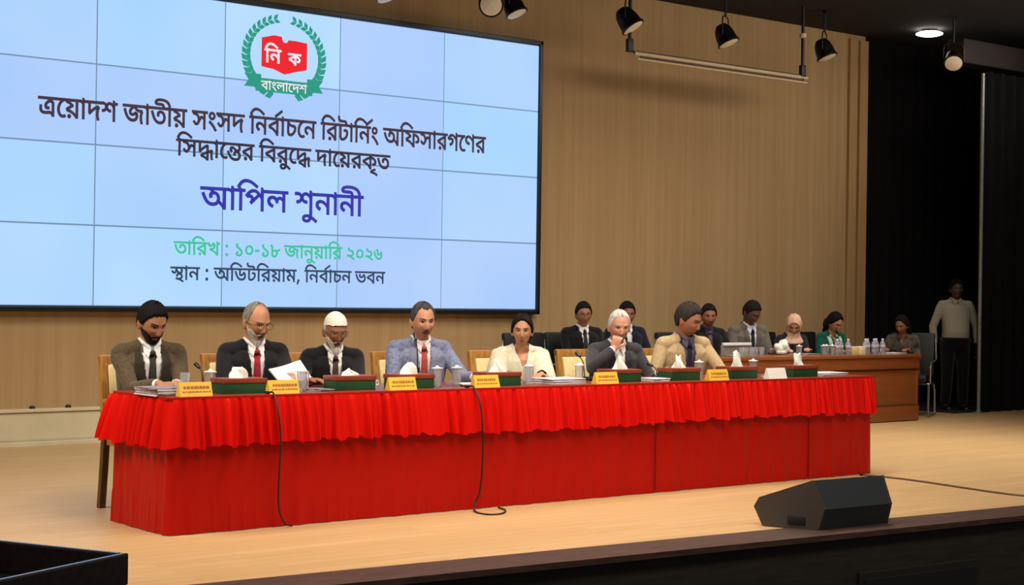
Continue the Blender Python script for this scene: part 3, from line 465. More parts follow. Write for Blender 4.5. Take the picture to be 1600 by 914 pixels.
spot(4.33, 4.4, 4.19, .5, R(-25), 'black stage spotlight cut by the top edge of the picture above the screen', 1.0)
spot(5.60, 4.4, 4.20, -.7, R(-80), 'pale faced stage spotlight of the pair above the screen, its lens turned to us', 1.05)
spot(5.86, 4.38, 4.22, .5, R(-25), 'black stage spotlight right beside the pale faced one above the screen')
spot(7.42, 4.4, 4.27, .6, R(-35), 'black stage spotlight nearest the left end of the hanging tube', 1.15)
spot(8.89, 4.4, 4.27, .5, R(-25), 'black stage spotlight above the middle of the hanging tube', 1.1)
spot(10.56, 4.4, 4.29, .5, R(-22), 'black stage spotlight right of the hanging tube', 1.1)
spot(11.95, 3.6, 4.24, -.9, R(-50), 'dim stage spotlight hanging in front of the black curtain', 1.0)
# hanging batten tube with its two hangers
bt = thing('hanging_tube', 'long pale slotted tube hanging from the ceiling in front of the brown wall', 'tube', (8.9, 4.4, 3.905))
M_tube = mat('pale_tube', 'CDB48C', .4, var=.05)
mb = MB(); mb.tube([(-1.38, 0, .025), (1.36, 0, .025)], .022, 14); mb.tube([(-1.34, 0, -.03), (1.36, 0, -.03)], .013, 10); mb.build('tube_body', M_tube, bt)
mb = MB(); mb.box((0, -.004, -.005), (2.6, .012, .022)); mb.box((0, .0, .052), (2.7, .02, .01)); mb.build('tube_slot', mat('tube_slot', '3A2818', .6), bt, False)
for x in (-1.45, 1.28):
    mb = MB(); mb.tube([(x, 0, .0 if x > 0 else .06), (x, 0, .855)], .02, 10); mb.box((x, 0, .1), (.075, .05, .14), bev=.01); o = mb.build('hanger', M_lb, bt)
mb = MB(); mb.tube([(-1.45, 0, .06), (-1.36, 0, .03)], .012, 8); mb.build('hanger_clip', M_lb, bt)
mb = MB(); mb.lathe((1.28, 0, .48), [(.03, 0), (.04, .01), (.04, .05), (.03, .06)], 12); mb.build('hanger_collar', M_tube, bt)
# lit downlight on the right
dl = thing('ceiling_downlight', 'bright white round downlight hanging at the top right', 'lamp', (12.55, 4.4, 4.70))
M_glow = mat('lamp_glow', 'FFF4E6', .5, emit=9, var=.01)
mb = MB(); mb.tube([(0, 0, .03), (0, 0, .10)], .10, 24); mb.build('lamp_body', mat('lamp_body', '1A1413', .4), dl)
mb = MB(); mb.lathe((0, 0, 0), [(.001, -.02), (.12, -.015), (.165, .0), (.165, .012), (.12, .03), (.001, .03)], 32); mb.build('lamp_disc', M_glow, dl)
mb = MB(); mb.tube([(.15*math.cos(a), .15*math.sin(a), .175) for a in [2*PI*i/28 for i in range(28)]], .010, 8, closed=True); mb.tube([(-.14, 0, .175), (-.12, 0, .09)], .009, 8)
mb.build('lamp_ring', mat('lamp_ring_glow', 'F2DCD8', .5, emit=1.6, var=.01), dl)
light('downlight_beam', 'SPOT', (12.55, 4.4, 4.60), (12.55, 4.5, 0), 18, (1, .9, .78), spot_size=R(80), spot_blend=.6, shadow_soft_size=.12)


# ------------------------------------------------------------------ the long table and its cloth
H = .76; TL, TD = 6.004, .687
M_top = mat('reddish_brown_tabletop', '7E3B2A', .3, var=.2, scale=4, stretch=(1, 10, 1))
tb = thing('conference_table', 'long table with a reddish brown top under the red skirting', 'table', (TL/2, TD/2, 0))
mb = MB(); mb.box((0, 0, H-.0125), (TL+.03, TD+.03, .025), bev=.005); mb.build('tabletop', M_top, tb)
for x in (-2.9, -1.45, 0, 1.45, 2.9):
    for y in (-.26, .27):
        mb = MB(); mb.box((x, y, (H-.03)/2), (.045, .045, H-.03), bev=.004); mb.build('leg', mat('steel_leg', '6A6460', .4, .6), tb)
def edge_path():
    """outline of the table seen from above: left end, front, right end, with rounded corners"""
    r = .03; P = []
    P += [((0, TD-t*(TD-r)), (-1, 0)) for t in np.linspace(0, 1, 90)]
    P += [((r-r*math.cos(a), r-r*math.sin(a)), (-math.cos(a), -math.sin(a))) for a in np.linspace(.1, PI/2-.1, 7)]
    P += [((r+t*(TL-2*r), 0), (0, -1)) for t in np.linspace(0, 1, 900)]
    P += [((TL-r+r*math.sin(a), r-r*math.cos(a)), (math.sin(a), -math.cos(a))) for a in np.linspace(.1, PI/2-.1, 7)]
    P += [((TL, r+t*(TD-r)), (1, 0)) for t in np.linspace(0, 1, 90)]
    return P
PATH = edge_path(); SS = [0]
for i in range(1, len(PATH)): SS.append(SS[-1]+math.dist(PATH[i][0], PATH[i-1][0]))
def ssin(s, w, ph): return math.sin(2*PI*s/w+ph)
def cloth(name, parent, m, z0, z1, rows, off, amp, fold, thick=.004, zf=None):
    mb = MB(); v = []; n = len(PATH)
    for lay in (0, 1):
        for k in range(rows+1):
            t = k/rows; z = z1+(z0-z1)*t
            for (p, nn), s in zip(PATH, SS):
                o = off(t, s)+amp(t)*fold(s, t)-lay*thick; zz = z+(zf(s, t) if zf else 0)
                v.append((p[0]+nn[0]*o, p[1]+nn[1]*o, zz))
    f = []; L = (rows+1)*n
    for k in range(rows):
        for i in range(n-1):
            a = k*n+i; f.append([a, a+1, a+n+1, a+n]); f.append([L+a, L+a+n, L+a+n+1, L+a+1])
    for i in range(n-1): f.append([i, L+i, L+i+1, i+1]); a = rows*n+i; f.append([a, a+1, L+a+1, L+a])
    for k in range(rows): a = k*n; f.append([a, a+n, L+a+n, L+a]); a += n-1; f.append([a, L+a, L+a+n, a+n])
    mb.add(v, f); return mb.build(name, m, parent)
def satin(name, c, rough=.3):
    m = bpy.data.materials.new(name); m.use_nodes = True; nt = m.node_tree; N = nt.nodes; L = nt.links; b = N['Principled BSDF']
    tc = N.new('ShaderNodeTexCoord'); no = N.new('ShaderNodeTexNoise'); no.inputs['Scale'].default_value = 1.6; no.inputs['Detail'].default_value = 4
    mp = N.new('ShaderNodeMapping'); mp.inputs['Scale'].default_value = (6, 6, 1.2); L.new(tc.outputs['Object'], mp.inputs[0]); L.new(mp.outputs[0], no.inputs['Vector'])
    bp = N.new('ShaderNodeBump'); bp.inputs['Strength'].default_value = .5; bp.inputs['Distance'].default_value = .03; L.new(no.outputs['Fac'], bp.inputs['Height']); L.new(bp.outputs[0], b.inputs['Normal'])
    b.inputs['Base Color'].default_value = _rgb(c); b.inputs['Roughness'].default_value = rough; b.inputs['Sheen Weight'].default_value = 0; b.inputs['Sheen Tint'].default_value = (1, .2, .1, 1)
    b.inputs['Specular Tint'].default_value = (1, .35, .25, 1); b.inputs['Specular IOR Level'].default_value = .45
    return m
M_red = satin('red_satin', 'D0120C'); M_red_shaded = satin('red_satin_shaded', 'AC0C06', .5)  # second red is darker: shade on the lower skirt put into its colour
def wob(s): return .55*ssin(s, .083, 1.6*ssin(s, .41, .3)+1.1*ssin(s, .93, 2))+.55*ssin(s, .052, 1.6*ssin(s, .29, 1))+.25*ssin(s, .19, ssin(s, .67, 0)*2)
tc_ = thing('table_skirting', 'bright red satin skirting with a gathered frill round the long table', 'tablecloth', (0, 0, 0))
endk = lambda s: math.exp(-(s/.16)**2)+math.exp(-((SS[-1]-s)/.16)**2)
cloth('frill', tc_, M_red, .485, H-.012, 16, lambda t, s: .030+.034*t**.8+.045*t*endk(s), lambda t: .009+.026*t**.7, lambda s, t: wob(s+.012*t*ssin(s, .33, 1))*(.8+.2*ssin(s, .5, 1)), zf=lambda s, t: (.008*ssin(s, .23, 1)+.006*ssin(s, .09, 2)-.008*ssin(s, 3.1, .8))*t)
cloth('panel', tc_, M_red_shaded, .004, H-.03, 22, lambda t, s: .004+.012*t, lambda t: .002+.012*t**2.2, lambda s, t: .8*max(0, ssin(s, .43, 1.5*ssin(s, 1.7, 0)))**3+.35*ssin(s, .21, 2*ssin(s, .8, 1))+.5*max(0, ssin(s, .11, 2*ssin(s, .6, 1)))**4*(t > .75))
mb = MB(); v = []
mb.box((TL/2, -.0215, H-.006), (TL+.04, .012, .016), bev=.003); mb.box((-.0215, TD/2-.01, H-.006), (.012, TD, .016), bev=.003); mb.box((TL+.0215, TD/2-.01, H-.006), (.012, TD, .016), bev=.003)
mb.build('gathering_tape', satin('red_tape', 'A8160C', .5), tc_)
for x in (3.66, 5.25):
    mb = MB(); mb.tube([(x, -.022, z) for z in np.linspace(.02, .60, 14)], .004, 6); o = mb.build('seam', satin('dark_red_seam', '6E0A06', .6), tc_)

M_cable = mat('black_cable', '17110E', .55)
def cable(label, pts, r=.0055, m=None):
    t = thing('cable', label, 'cable', pts[0]); P = [Vector(p) for p in pts]; Q = []
    for i in range(len(P)-1):
        p0, p1, p2, p3 = P[max(i-1, 0)], P[i], P[i+1], P[min(i+2, len(P)-1)]
        for k in range(6):
            u = k/6; Q.append(.5*((2*p1)+(p2-p0)*u+(2*p0-5*p1+4*p2-p3)*u*u+(3*p1-p0-3*p2+p3)*u**3))
    Q.append(P[-1]); mb = MB(); mb.tube([q-P[0] for q in Q], r, 8); mb.build('cable_cord', m or M_cable, t)
    mb = MB(); mb.tube([(0, 0, 0), (0, .03, .001)], r*1.6, 10); mb.build('cable_plug', M_cable, t)
cable('thin black cable hanging straight down over the red skirting, left of the looped one', [(.63, .03, H+.008), (.63, -.03, H+.006), (.63, -.085, .66), (.64, -.10, .50), (.635, -.095, .3), (.64, -.09, .12), (.68, -.085, .03), (.74, -.07, .008)])
cable('thin black cable hanging over the red skirting, ending in a loop on the floor', [(2.07, .03, H+.008), (2.07, -.03, H+.006), (2.08, -.085, .66), (2.09, -.10, .5), (2.10, -.09, .3), (2.09, -.08, .12), (2.05, -.075, .03), (1.99, -.18, .006), (2.0, -.30, .006), (2.1, -.30, .006), (2.2, -.2, .006), (2.24, -.08, .006)])
cable('dark cable lying across the pale stage floor from the red table end to the right', [(5.80, -.10, .006), (5.84, -.34, .006), (5.83, -.63, .006), (5.77, -1.01, .006), (5.72, -1.37, .006), (5.75, -1.6, .006), (5.95, -1.9, .012)], .008, mat('brown_cable', '5A4630', .6))

# ------------------------------------------------------------------ things on the table
M_gdark = mat('green_box_paper', '184826', .5, var=.2, scale=8); M_gwood = mat('red_brown_lid', '8E3E26', .4, var=.2, scale=6, stretch=(1, 8, 1))
M_tissue = mat('white_tissue', 'E9EDDF', .8, var=.05, scale=50, bump=.3)
def stationery_box(x, label, tissue=0, w=.28, y=.195, h=.088):
    t = thing('tissue_box', label, 'box', (x, y, H), random.uniform(-.03, .03), 'green tissue boxes along the table')
    mb = MB(); mb.box((0, 0, h*.34), (w, .15, h*.68), bev=.004); mb.build('box_body', M_gdark, t)
    mb = MB(); mb.box((0, 0, h*.84), (w+.008, .158, h*.32), bev=.004); ld = mb.build('lid', M_gwood, t)
    if tissue:
        mb = MB(); n = 14; rs = []
        for k in range(6):
            u = k/5; z = h+tissue*u; ring = []
            for i in range(n):
                a = 2*PI*i/n; r = (.030*(1-u)**.8+.016+.012*math.sin(2*a+u*3+x))*(1+.16*math.sin(5*a+x*7))
                ring.append((r*math.cos(a)*1.15+.012*u*math.sin(x*9), r*math.sin(a)*.7, z+.010*math.sin(2*a+x*5)*u))
            rs.append(ring)
        mb.rings(rs); mb.build('tissue', M_tissue, ld)
    return t
BX = [(.53, 'green tissue box in front of the man in black with a red tie', .055),
      (1.29, 'green tissue box in front of the white-capped man', .035),
      (1.73, 'green tissue box in front of the man in the grey blue suit', .065),
      (2.43, 'green tissue box in front of the woman in cream', .06),
      (3.51, 'green tissue box in front of the white-haired man', .085),
      (4.09, 'green tissue box left of the yellow name card before the beige jacket', .085),
      (4.69, 'green tissue box right of the yellow name card before the beige jacket', .11),
      (5.37, 'green tissue box nearest the right end of the red table', .085)]
for x, l, ts in BX: stationery_box(x, l, ts)
M_plate = mat('yellow_card', 'E9B93E', .45, var=.05); M_wplate = mat('white_card', 'F2EAE2', .5, var=.03); M_ink = mat('dark_red_ink', 'B0641E', .7)
def name_plate(x, label, m=None, w=.20, y=.05, rz=0):
    t = thing('name_plate', label, 'name card', (x, y, H), rz, 'name cards along the table')
    mb = MB(); mb.prism([(-.028, .0), (.030, .0), (.003, .078), (-.003, .078)], 'x', -w/2, w/2); cd = mb.build('card', m or M_plate, t, False)
    if m is None:
        mb = MB(); rr = random.Random(int(x*100)); 
        for z, hh, w0 in ((.050, .013, .74), (.026, .006, .82)):
            u = -w*w0/2
            while u < w*w0/2:
                d = rr.uniform(.008, .02); yl, yh = (-.0292-.001+(z+k_*hh/2)*.3205 for k_ in (-1, 1))
                mb.add([(u, yl, z-hh/2), (u+d, yl, z-hh/2), (u+d, yh, z+hh/2), (u, yh, z+hh/2)], [[0, 1, 2, 3]]); u += d+rr.uniform(.003, .007)
        mb.build('writing', M_ink, cd, False, fix=False)
    return t
for x, l in [(.17, 'yellow name card in front of the man in the brown jacket, leftmost on the table'), (.735, 'yellow name card in front of the man holding up white sheets'), (1.57, 'yellow name card between the white-capped man and the man in grey blue'), (2.22, 'yellow name card between the man in grey blue and the woman in cream'), (3.25, 'yellow name card in front of the white-haired man with raised hand'), (4.33, 'yellow name card in front of the man in the beige jacket, rightmost yellow one')]:
    name_plate(x, l)
name_plate(4.95, 'plain white name card right of the last yellow one', M_wplate, .20)
M_glass = mat('clear_glass', 'F4F4F8', .05, trans=.85, var=.01); M_lidw = mat('white_paper_lid', 'EFEAF2', .6, var=.03); M_water = mat('water_dark', 'C9CCD6', .05, trans=.9)
def glass(x, y, label, lid=True, h=.115, group='covered water glasses on the red table', z=H, cat='glass'):
    t = thing('water_glass', label, cat, (x, y, z), 0, group)
    mb = MB(); r = .031; mb.lathe((0, 0, 0), [(.001, 0), (r*.8, 0), (r*.82, .006), (r, h), (r*.93, h), (r*.76, .010), (.001, .009)], 20); mb.build('glass_body', M_glass, t)
    if lid: mb = MB(); mb.lathe((0, 0, 0), [(.001, h+.001), (r*1.15, h+.001), (r*1.2, h+.007), (r*.4, h+.011), (r*.25, h+.02), (.001, h+.022)], 20); mb.build('lid', M_lidw, t)
    return t
for x, y, l, lid in [(.27, .36, 'clear glass by the clasped hands of the man in brown', False), (.40, .30, 'covered clear glass right of the clasped hands of the man in brown', True),
        (.93, .16, 'covered clear glass below the raised white sheets', True), (1.02, .28, 'taller clear glass right of the raised white sheets', False),
        (1.95, .20, 'covered clear glass in front of the red tie of the man in grey blue', True), (2.05, .34, 'clear glass in front of the left hand of the man in grey blue', False), (2.12, .22, 'covered clear glass right of the two glasses before the man in grey blue', True),
        (2.72, .22, 'covered clear glass right of the green box of the woman in cream', True), (2.80, .34, 'clear glass in front of the hands of the woman in cream', False),
        (3.18, .24, 'covered clear glass left of the yellow card of the white-haired man', True), (4.40, .30, 'covered clear glass in front of the beige jacket', True), (5.00, .32, 'covered clear glass behind the plain white name card', True)]:
    glass(x, y, l, lid)
M_paper = mat('white_paper', 'DCD4D8', .75, var=.04); M_paper2 = mat('grey_magazine_page', '9B8F96', .5, var=.35, scale=25)
def stack(x, y, w, d, n, label, rz=0, z=H, m=None, group=None, th=.006):
    t = thing('paper_stack', label, 'papers', (x, y, z), rz, group); rr = random.Random(int(x*77))
    for k in range(n):
        mb = MB(); mb.box((rr.uniform(-.008, .008), rr.uniform(-.006, .006), th*(k+.5)), (w, d, th*.92), rz=rr.uniform(-.05, .05), bev=.001)
        mb.build('sheets', (m or [M_paper, M_paper2])[k % 2], t, False)
    return t
stack(-.0+.12, .23, .33, .26, 6, 'thick pile of papers and magazines at the left end of the red table', .05, th=.0075)
stack(.80, .19, .20, .16, 2, 'thin white papers beside the yellow card under the raised sheets')
stack(1.08, .2, .10, .16, 2, 'small white papers left of the green box of the white-capped man', .1)
stack(2.22, .22, .16, .14, 3, 'folded papers behind the yellow card left of the woman in cream', -.1, th=.006)
stack(2.99, .23, .30, .21, 5, 'pile of open papers between the woman in cream and the white-haired man', .04, th=.007)
stack(3.82, .17, .17, .15, 3, 'white sheets right of the green box of the white-haired man', .05, th=.007)
stack(5.74, .24, .28, .21, 4, 'white papers lying at the right end of the red table', -.04, th=.006, m=[M_paper, M_paper])
stack(5.14, .24, .12, .16, 2, 'small white papers right of the plain white name card', .1)
def microphone(x, y, label, h=.26, rz=0, z=H):
    t = thing('desk_microphone', label, 'microphone', (x, y, z), rz, None); Mk = mat('black_microphone', '0C0B0D', .45)
    mb = MB(); mb.box((0, 0, .012), (.10, .12, .024), bev=.006); mb.build('base', Mk, t)
    pts = [(0, .03, .02), (0, .035, h*.4), (0, .045, h*.75), (0, .075, h*.97)]
    mb = MB(); mb.tube(pts, .004, 8); mb.build('gooseneck', Mk, t)
    mb = MB(); mb.tube([pts[-1], (0, .105, h*1.09)], [.010, .013], 12, round_=True); mb.build('microphone_head', Mk, t)
microphone(1.98, .44, 'black gooseneck microphone before the man in the grey blue suit', .30, -.3)
microphone(3.42, .42, 'black gooseneck microphone before the white-haired man', .17, .2)
microphone(.46, .45, 'black gooseneck microphone right of the man in the brown jacket', .14, .2)
microphone(4.02, .30, 'black gooseneck microphone right of the white-haired man', .10, .4)
# a pair of spectacles or phone: a small dark phone lying near the capped man
ph = thing('white_cup', 'small white cup right of the green box of the white-capped man', 'cup', (1.47, .22, H))
mb = MB(); mb.lathe((0, 0, 0), [(.001, 0), (.022, 0), (.026, .02), (.033, .06), (.030, .06), (.023, .02), (.001, .006)], 20); mb.build('cup_body', M_lidw, ph)
mb = MB(); mb.tube([(.030, 0, .05), (.046, 0, .045), (.048, 0, .028), (.027, 0, .02)], .004, 8); mb.build('handle', M_lidw, ph)

# ------------------------------------------------------------------ golden chairs
M_gold = mat('golden_wood', 'B9803E', .35, var=.2, scale=8, stretch=(6, 6, 1), coat=.2); M_leg = mat('dark_wood_leg', '5A3A20', .4, var=.25, scale=8, stretch=(6, 6, 1)); M_cream = mat('cream_upholstery', 'E6CF92', .75, var=.08, scale=30)
def chair(x, y, rz, label):
    t = thing('banquet_chair', label, 'chair', (x, y, 0), rz, 'golden chairs behind the red table'); w = .25
    for sx in (-1, 1):
        mb = MB(); mb.rings([[(sx*w+a*.02, .20+lean+b*.022, z) for a, b in ((-1, -1), (1, -1), (1, 1), (-1, 1))] for z, lean in ((0, .05), (.25, .02), (.45, 0))]); mb.build('leg', M_leg, t, False)
        mb = MB(); mb.box((sx*(w-.01), -.22, .22), (.04, .04, .44), bev=.004); mb.build('leg', M_leg, t, False)
        mb = MB(); mb.rings([[(sx*w+a*.02, .20+lean+b*.02, z) for a, b in ((-1, -1), (1, -1), (1, 1), (-1, 1))] for z, lean in ((.45, 0), (.7, .03), (.935, .07))]); mb.build('back_post', M_gold, t, False)
        mb = MB(); mb.tube([(sx*(w+.01), .20, .66), (sx*(w+.035), .05, .675), (sx*(w+.03), -.12, .655), (sx*(w+.01), -.20, .60), (sx*w, -.21, .44)], .017, 10); mb.build('armrest', M_gold, t)
    for zz, yy, hh2 in ((.915, .272, .055), (.56, .215, .04)): mb = MB(); mb.box((0, yy, zz), (2*w+.04, .034, hh2), bev=.01); mb.build('back_rail', M_gold, t)
    mb = MB(); mb.box((0, 0, 0), (2*w-.05, .055, .30), M=Matrix.Rotation(R(-9), 4, 'X'), bev=.022); o = mb.build('back_cushion', M_cream, t, loc=(0, .235, .735))
    mb = MB(); mb.box((0, -.01, .415), (2*w, .44, .05), bev=.01); mb.build('seat_frame', M_gold, t)
    mb = MB(); mb.box((0, -.01, .465), (2*w-.03, .42, .06), bev=.025); mb.build('seat', M_cream, t)
    return t
c0 = chair(.43, 1.02, 0, 'golden wooden chair with cream back, leftmost, under the man in the brown jacket')
for x, l in [(1.14, 'golden wooden chair with cream back under the man holding up white sheets'), (1.78, 'golden wooden chair with cream back under the white-capped man'), (2.46, 'golden wooden chair with cream back under the man in the grey blue suit'),
             (3.31, 'golden wooden chair with cream back under the woman in cream'), (4.15, 'golden wooden chair with cream back under the white-haired man'), (4.98, 'golden wooden chair with cream back under the man in the beige jacket')]:
    dup(c0, (x, 1.05, 0), random.uniform(-.03, .03), l)

# ------------------------------------------------------------------ brown desk at the right
M_desk = mat('red_brown_desk_wood', '8E4E22', .42, var=.08, scale=3, stretch=(1, 1, 9), coat=.15); M_desk2 = mat('dark_desk_groove', '4A2410', .5)
dk = thing('wooden_desk', 'long red brown wooden desk standing behind the right end of the red table', 'desk', (9.33, 3.55, 0)); dw = 3.22
mb = MB(); mb.box((0, -.0, .735), (dw+.03, .60, .035), bev=.006); mb.build('desktop', M_desk, dk)
mb = MB(); mb.box((0, -.265, .655), (dw, .04, .12), bev=.004); mb.box((0, -.245, .585), (dw, .03, .03)); mb.build('apron', M_desk, dk)
mb = MB(); mb.box((0, -.250, .375), (dw, .03, .40), bev=.003); mb.box((0, -.262, .095), (dw, .04, .17), bev=.004); fp_ = mb.build('front_panel', M_desk, dk)
mb = MB(); mb.box((0, -.272, .585), (dw-.01, .006, .012)); mb.box((0, -.272, .182), (dw-.01, .022, .008)); mb.build('groove', M_desk2, fp_)
for sx in (-1, 1): mb = MB(); mb.box((sx*(dw/2-.02), .0, .36), (.035, .54, .715), bev=.003); mb.build('side_panel', M_desk, dk)

# black office chairs
M_blk = mat('black_leather', '0E0E10', .45, var=.2, scale=40); M_chrome = mat('chrome_tube', 'B9BCC0', .2, .9, var=.03)
def office_chair(x, y, rz, label):
    t = thing('office_chair', label, 'chair', (x, y, 0), rz, None)
    mb = MB(); mb.box((0, -.02, .45), (.50, .48, .09), bev=.035); mb.build('seat', M_blk, t)
    mb = MB(); mb.box((0, 0, 0), (.52, .07, .52), M=Matrix.Rotation(R(-8), 4, 'X'), bev=.03); mb.build('backrest', M_blk, t, loc=(0, .25, .72))
    for sx in (-1, 1):
        mb = MB(); mb.tube([(sx*.27, .27, .90), (sx*.28, .24, .66), (sx*.29, .05, .645), (sx*.29, -.20, .63), (sx*.29, -.255, .58), (sx*.28, -.20, .40), (sx*.27, .12, .38)], .013, 10); mb.build('armrest', M_chrome, t)
    mb = MB(); mb.tube([(-.27, .12, .38), (-.27, .22, .30), (-.27, .26, .05), (-.27, .24, .016), (-.27, -.22, .016), (-.27, -.25, .04), (-.27, -.22, .38)], .013, 10)
    mb.tube([(.27, .12, .38), (.27, .22, .30), (.27, .26, .05), (.27, .24, .016), (.27, -.22, .016), (.27, -.25, .04), (.27, -.22, .38)], .013, 10); mb.tube([(-.27, .24, .016), (.27, .24, .016)], .013, 10); mb.tube([(-.27, -.2, .39), (.27, -.2, .39)], .012, 8)
    mb.build('chair_frame', M_chrome, t); return t
office_chair(6.22, 4.32, 0, 'black high backed chair behind and right of the woman in cream')
for x, y, l in [(6.85, 4.42, 'black chair under the man in glasses sitting by the wall'), (7.50, 4.42, 'black chair under the man in navy behind the white-haired man'), (8.30, 4.28, 'black chair under the man in dark suit and purple shirt'), (8.98, 4.28, 'black chair under the man in the grey suit looking down'), (9.68, 4.28, 'black chair under the woman in the pale pink headscarf'), (10.38, 4.28, 'black chair under the woman in green')]:
    office_chair(x, y, 0, l)
office_chair(11.52, 3.86, R(-62), 'black chair with chrome armrests right of the brown desk')

# bottles, glasses and papers on the desk
M_pet = mat('clear_bottle', 'DCE0EA', .08, trans=.75, var=.03); M_lab = mat('pale_bottle_label', 'C9C6D8', .5, var=.2, scale=60)
def bottle(x, y, label, group, cap='E8E8EC', z=.7525):
    t = thing('water_bottle', label, 'bottle', (x, y, z), 0, group)
    mb = MB(); mb.lathe((0, 0, 0), [(.001, 0), (.029, 0), (.031, .008), (.031, .06), (.028, .068), (.031, .076), (.031, .115), (.024, .14), (.012, .155), (.012, .165)], 16); mb.build('bottle_body', M_pet, t)
    mb = MB(); mb.lathe((0, 0, 0), [(.014, .160), (.014, .178), (.001, .179)], 14); mb.build('cap', mat('cap_'+cap, cap, .5), t)
    mb = MB(); mb.lathe((0, 0, 0), [(.0315, .078), (.032, .079), (.032, .108), (.0315, .109)], 16); mb.build('label_band', M_lab, t)
ORD = {3: ('leftmost', 'middle', 'rightmost'), 5: ('leftmost', 'second', 'middle', 'fourth', 'rightmost')}
def tumbler_row(x0, x1, y, n, label, group, lid=True):
    for k in range(n): glass(x0+(x1-x0)*k/(n-1), y+.02*(k % 2), ORD[n][k]+' '+label, lid, .10, group, .7525)
tumbler_row(8.12, 8.42, 3.36, 5, 'from the left of five water glasses before the man in the grey suit', 'glasses before the man in the grey suit', False)
tb2 = thing('glass_tray', 'dark tray edge rack behind the row of glasses before the man in grey', 'tray', (8.28, 3.52, .7525))
mb = MB(); mb.box((0, 0, .006), (.46, .16, .012), bev=.003); mb.box((0, .07, .06), (.46, .012, .11), bev=.003); mb.build('tray_body', mat('tray_grey', '8A8078', .5), tb2); mb = MB(); mb.box((0, .063, .125), (.42, .03, .03), bev=.004); mb.build('tray_rail', M_lidw, tb2)
for i, x in enumerate(np.linspace(9.62, 9.80, 3)): bottle(x, 3.36+.03*(i % 2), ORD[3][i]+' of three water bottles in front of the woman in green', 'bottles before the woman in green')
for i, x in enumerate(np.linspace(10.12, 10.42, 5)): bottle(x, 3.38+.03*(i % 2), ORD[5][i]+' from the left of five water bottles near the right desk end', 'bottles near the right end of the desk', 'EDE6E0')
tumbler_row(9.42, 9.56, 3.38, 3, 'of three clear glasses on the desk between pink headscarf and green dress', 'glasses left of the woman in green')
glass(9.0, 3.36, 'covered glass in front of the woman in the pale pink headscarf', True, .10, None, .7525)
for x, m, l in ((9.90, 'E8C98A', 'cream paper packet on the desk before the woman in green'), (10.02, 'F0DDB0', 'pale yellow paper packet right of the cream one')):
    t = thing('paper_packet', l, 'packet', (x, 3.36, .7525), .1); mb = MB(); mb.box((0, 0, .045), (.10, .06, .09), bev=.008); mb.build('packet_body', mat('packet_'+m, m, .6), t); mb = MB(); mb.box((0, 0, .0925), (.085, .05, .005), bev=.001); mb.build('packet_flap', M_lidw, t)
stack(9.12, 3.40, .26, .2, 4, 'white papers under the hands of the woman in the pink headscarf', .1, .7525)
wc = thing('white_cloth', 'crumpled white cloth on the desk left of the pale pink headscarf', 'cloth', (9.04, 3.64, .7525))
mb = MB(); rw = random.Random(3)
for k in range(9): mb.ell((rw.uniform(-.06, .06), rw.uniform(-.03, .03), .04+rw.uniform(0, .085)), (rw.uniform(.035, .06), .04, rw.uniform(.035, .055)), (rw.uniform(-1, 1), rw.uniform(-1, 1), 0), 14, 8)
mb.ell((0, 0, .03), (.08, .05, .03)); mb.remesh('cloth_folds', M_tissue, wc, .008, 2)
stack(10.62, 3.40, .26, .2, 3, 'papers on the desk by the hand of the woman in the patterned top', .1, .7525)

# ------------------------------------------------------------------ wedge speaker on the stage edge
M_spk = mat('slate_black_speaker', '262C30', .5, var=.12, scale=150); M_spk2 = mat('speaker_side', '3A322E', .5, var=.1, scale=100); M_grille = mat('dark_grille', '15171A', .6, .3, var=.4, scale=260)
ws = thing('floor_speaker', 'black wedge stage monitor speaker standing on the dark stage edge at lower right', 'speaker', (3.20, -1.87, .004), R(-3))
prof = [(0, 0), (.035, .125), (-.04, .285), (-.34, .165), (-.37, .11), (-.32, 0)]   # profile: depth, height
LW = .60
def cut_at(t): return [(t*LW+(1-t)*.42*p[0]-t*.1*p[0], -p[0], p[1]) for p in prof]      # the ends are splayed
mb = MB(); mb.rings([cut_at(.03), cut_at(.97)]); cb_ = mb.build('cabinet', M_spk, ws, False)
for a, b in ((0, .03), (.97, 1)):
    mb = MB(); mb.rings([[(x, y*1.01, z*1.01) for x, y, z in cut_at(a)], [(x, y*1.01, z*1.01) for x, y, z in cut_at(b)]]); mb.build('side_panel', M_spk2, ws, False)
mb = MB(); mb.box((0, 0, 0), (LW-.06, .27, .008), bev=.002); o = mb.build('grille', M_grille, cb_, False); o.location = (LW/2-.02, .19, .230); o.rotation_euler = (-math.atan2(.12, .30), 0, 0)
mb = MB(); mb.box((-.052, .125, .048), (.012, .11, .05), rz=.398, bev=.005); mb.build('side_handle', M_grille, cb_)

# dark wooden lectern corner, lower left
M_lec = mat('dark_lectern_wood', '33221E', .35, var=.3, scale=4, stretch=(8, 8, 1), coat=.25)
a_ = math.atan2(.43, .903)
lc = thing('lectern', 'dark wooden box lectern with raised highlight-toned rim at the lower left corner', 'lectern', (-1.84, -3.39, -1.0), a_)
zt = 1.525; LX, LY = 1.3, .62
mb = MB(); mb.box((-LX/2, LY/2, (zt-.10)/2), (LX-.02, LY-.02, zt-.10), bev=.004); mb.build('cabinet', M_lec, lc, False)
mb = MB()
for c, d in (((-LX/2, .012, zt-.05), (LX, .024, .10)), ((-LX/2, LY-.012, zt-.05), (LX, .024, .10)), ((-.012, LY/2, zt-.05), (.024, LY-.05, .10)), ((-LX+.012, LY/2, zt-.05), (.024, LY-.05, .10))): mb.box(c, d, bev=.006)
mb.build('rim', mat('rim_highlight', '5A4C52', .25, var=.15, coat=.6), lc, False)  # lighter grey paints the highlight along the rim into its colour
mb = MB(); mb.box((-LX/2-.05, LY/2, zt-.085), (.5, .3, .03), bev=.004); mb.build('control_panel', mat('dark_panel', '120E10', .5), lc, False)
mb = MB(); 
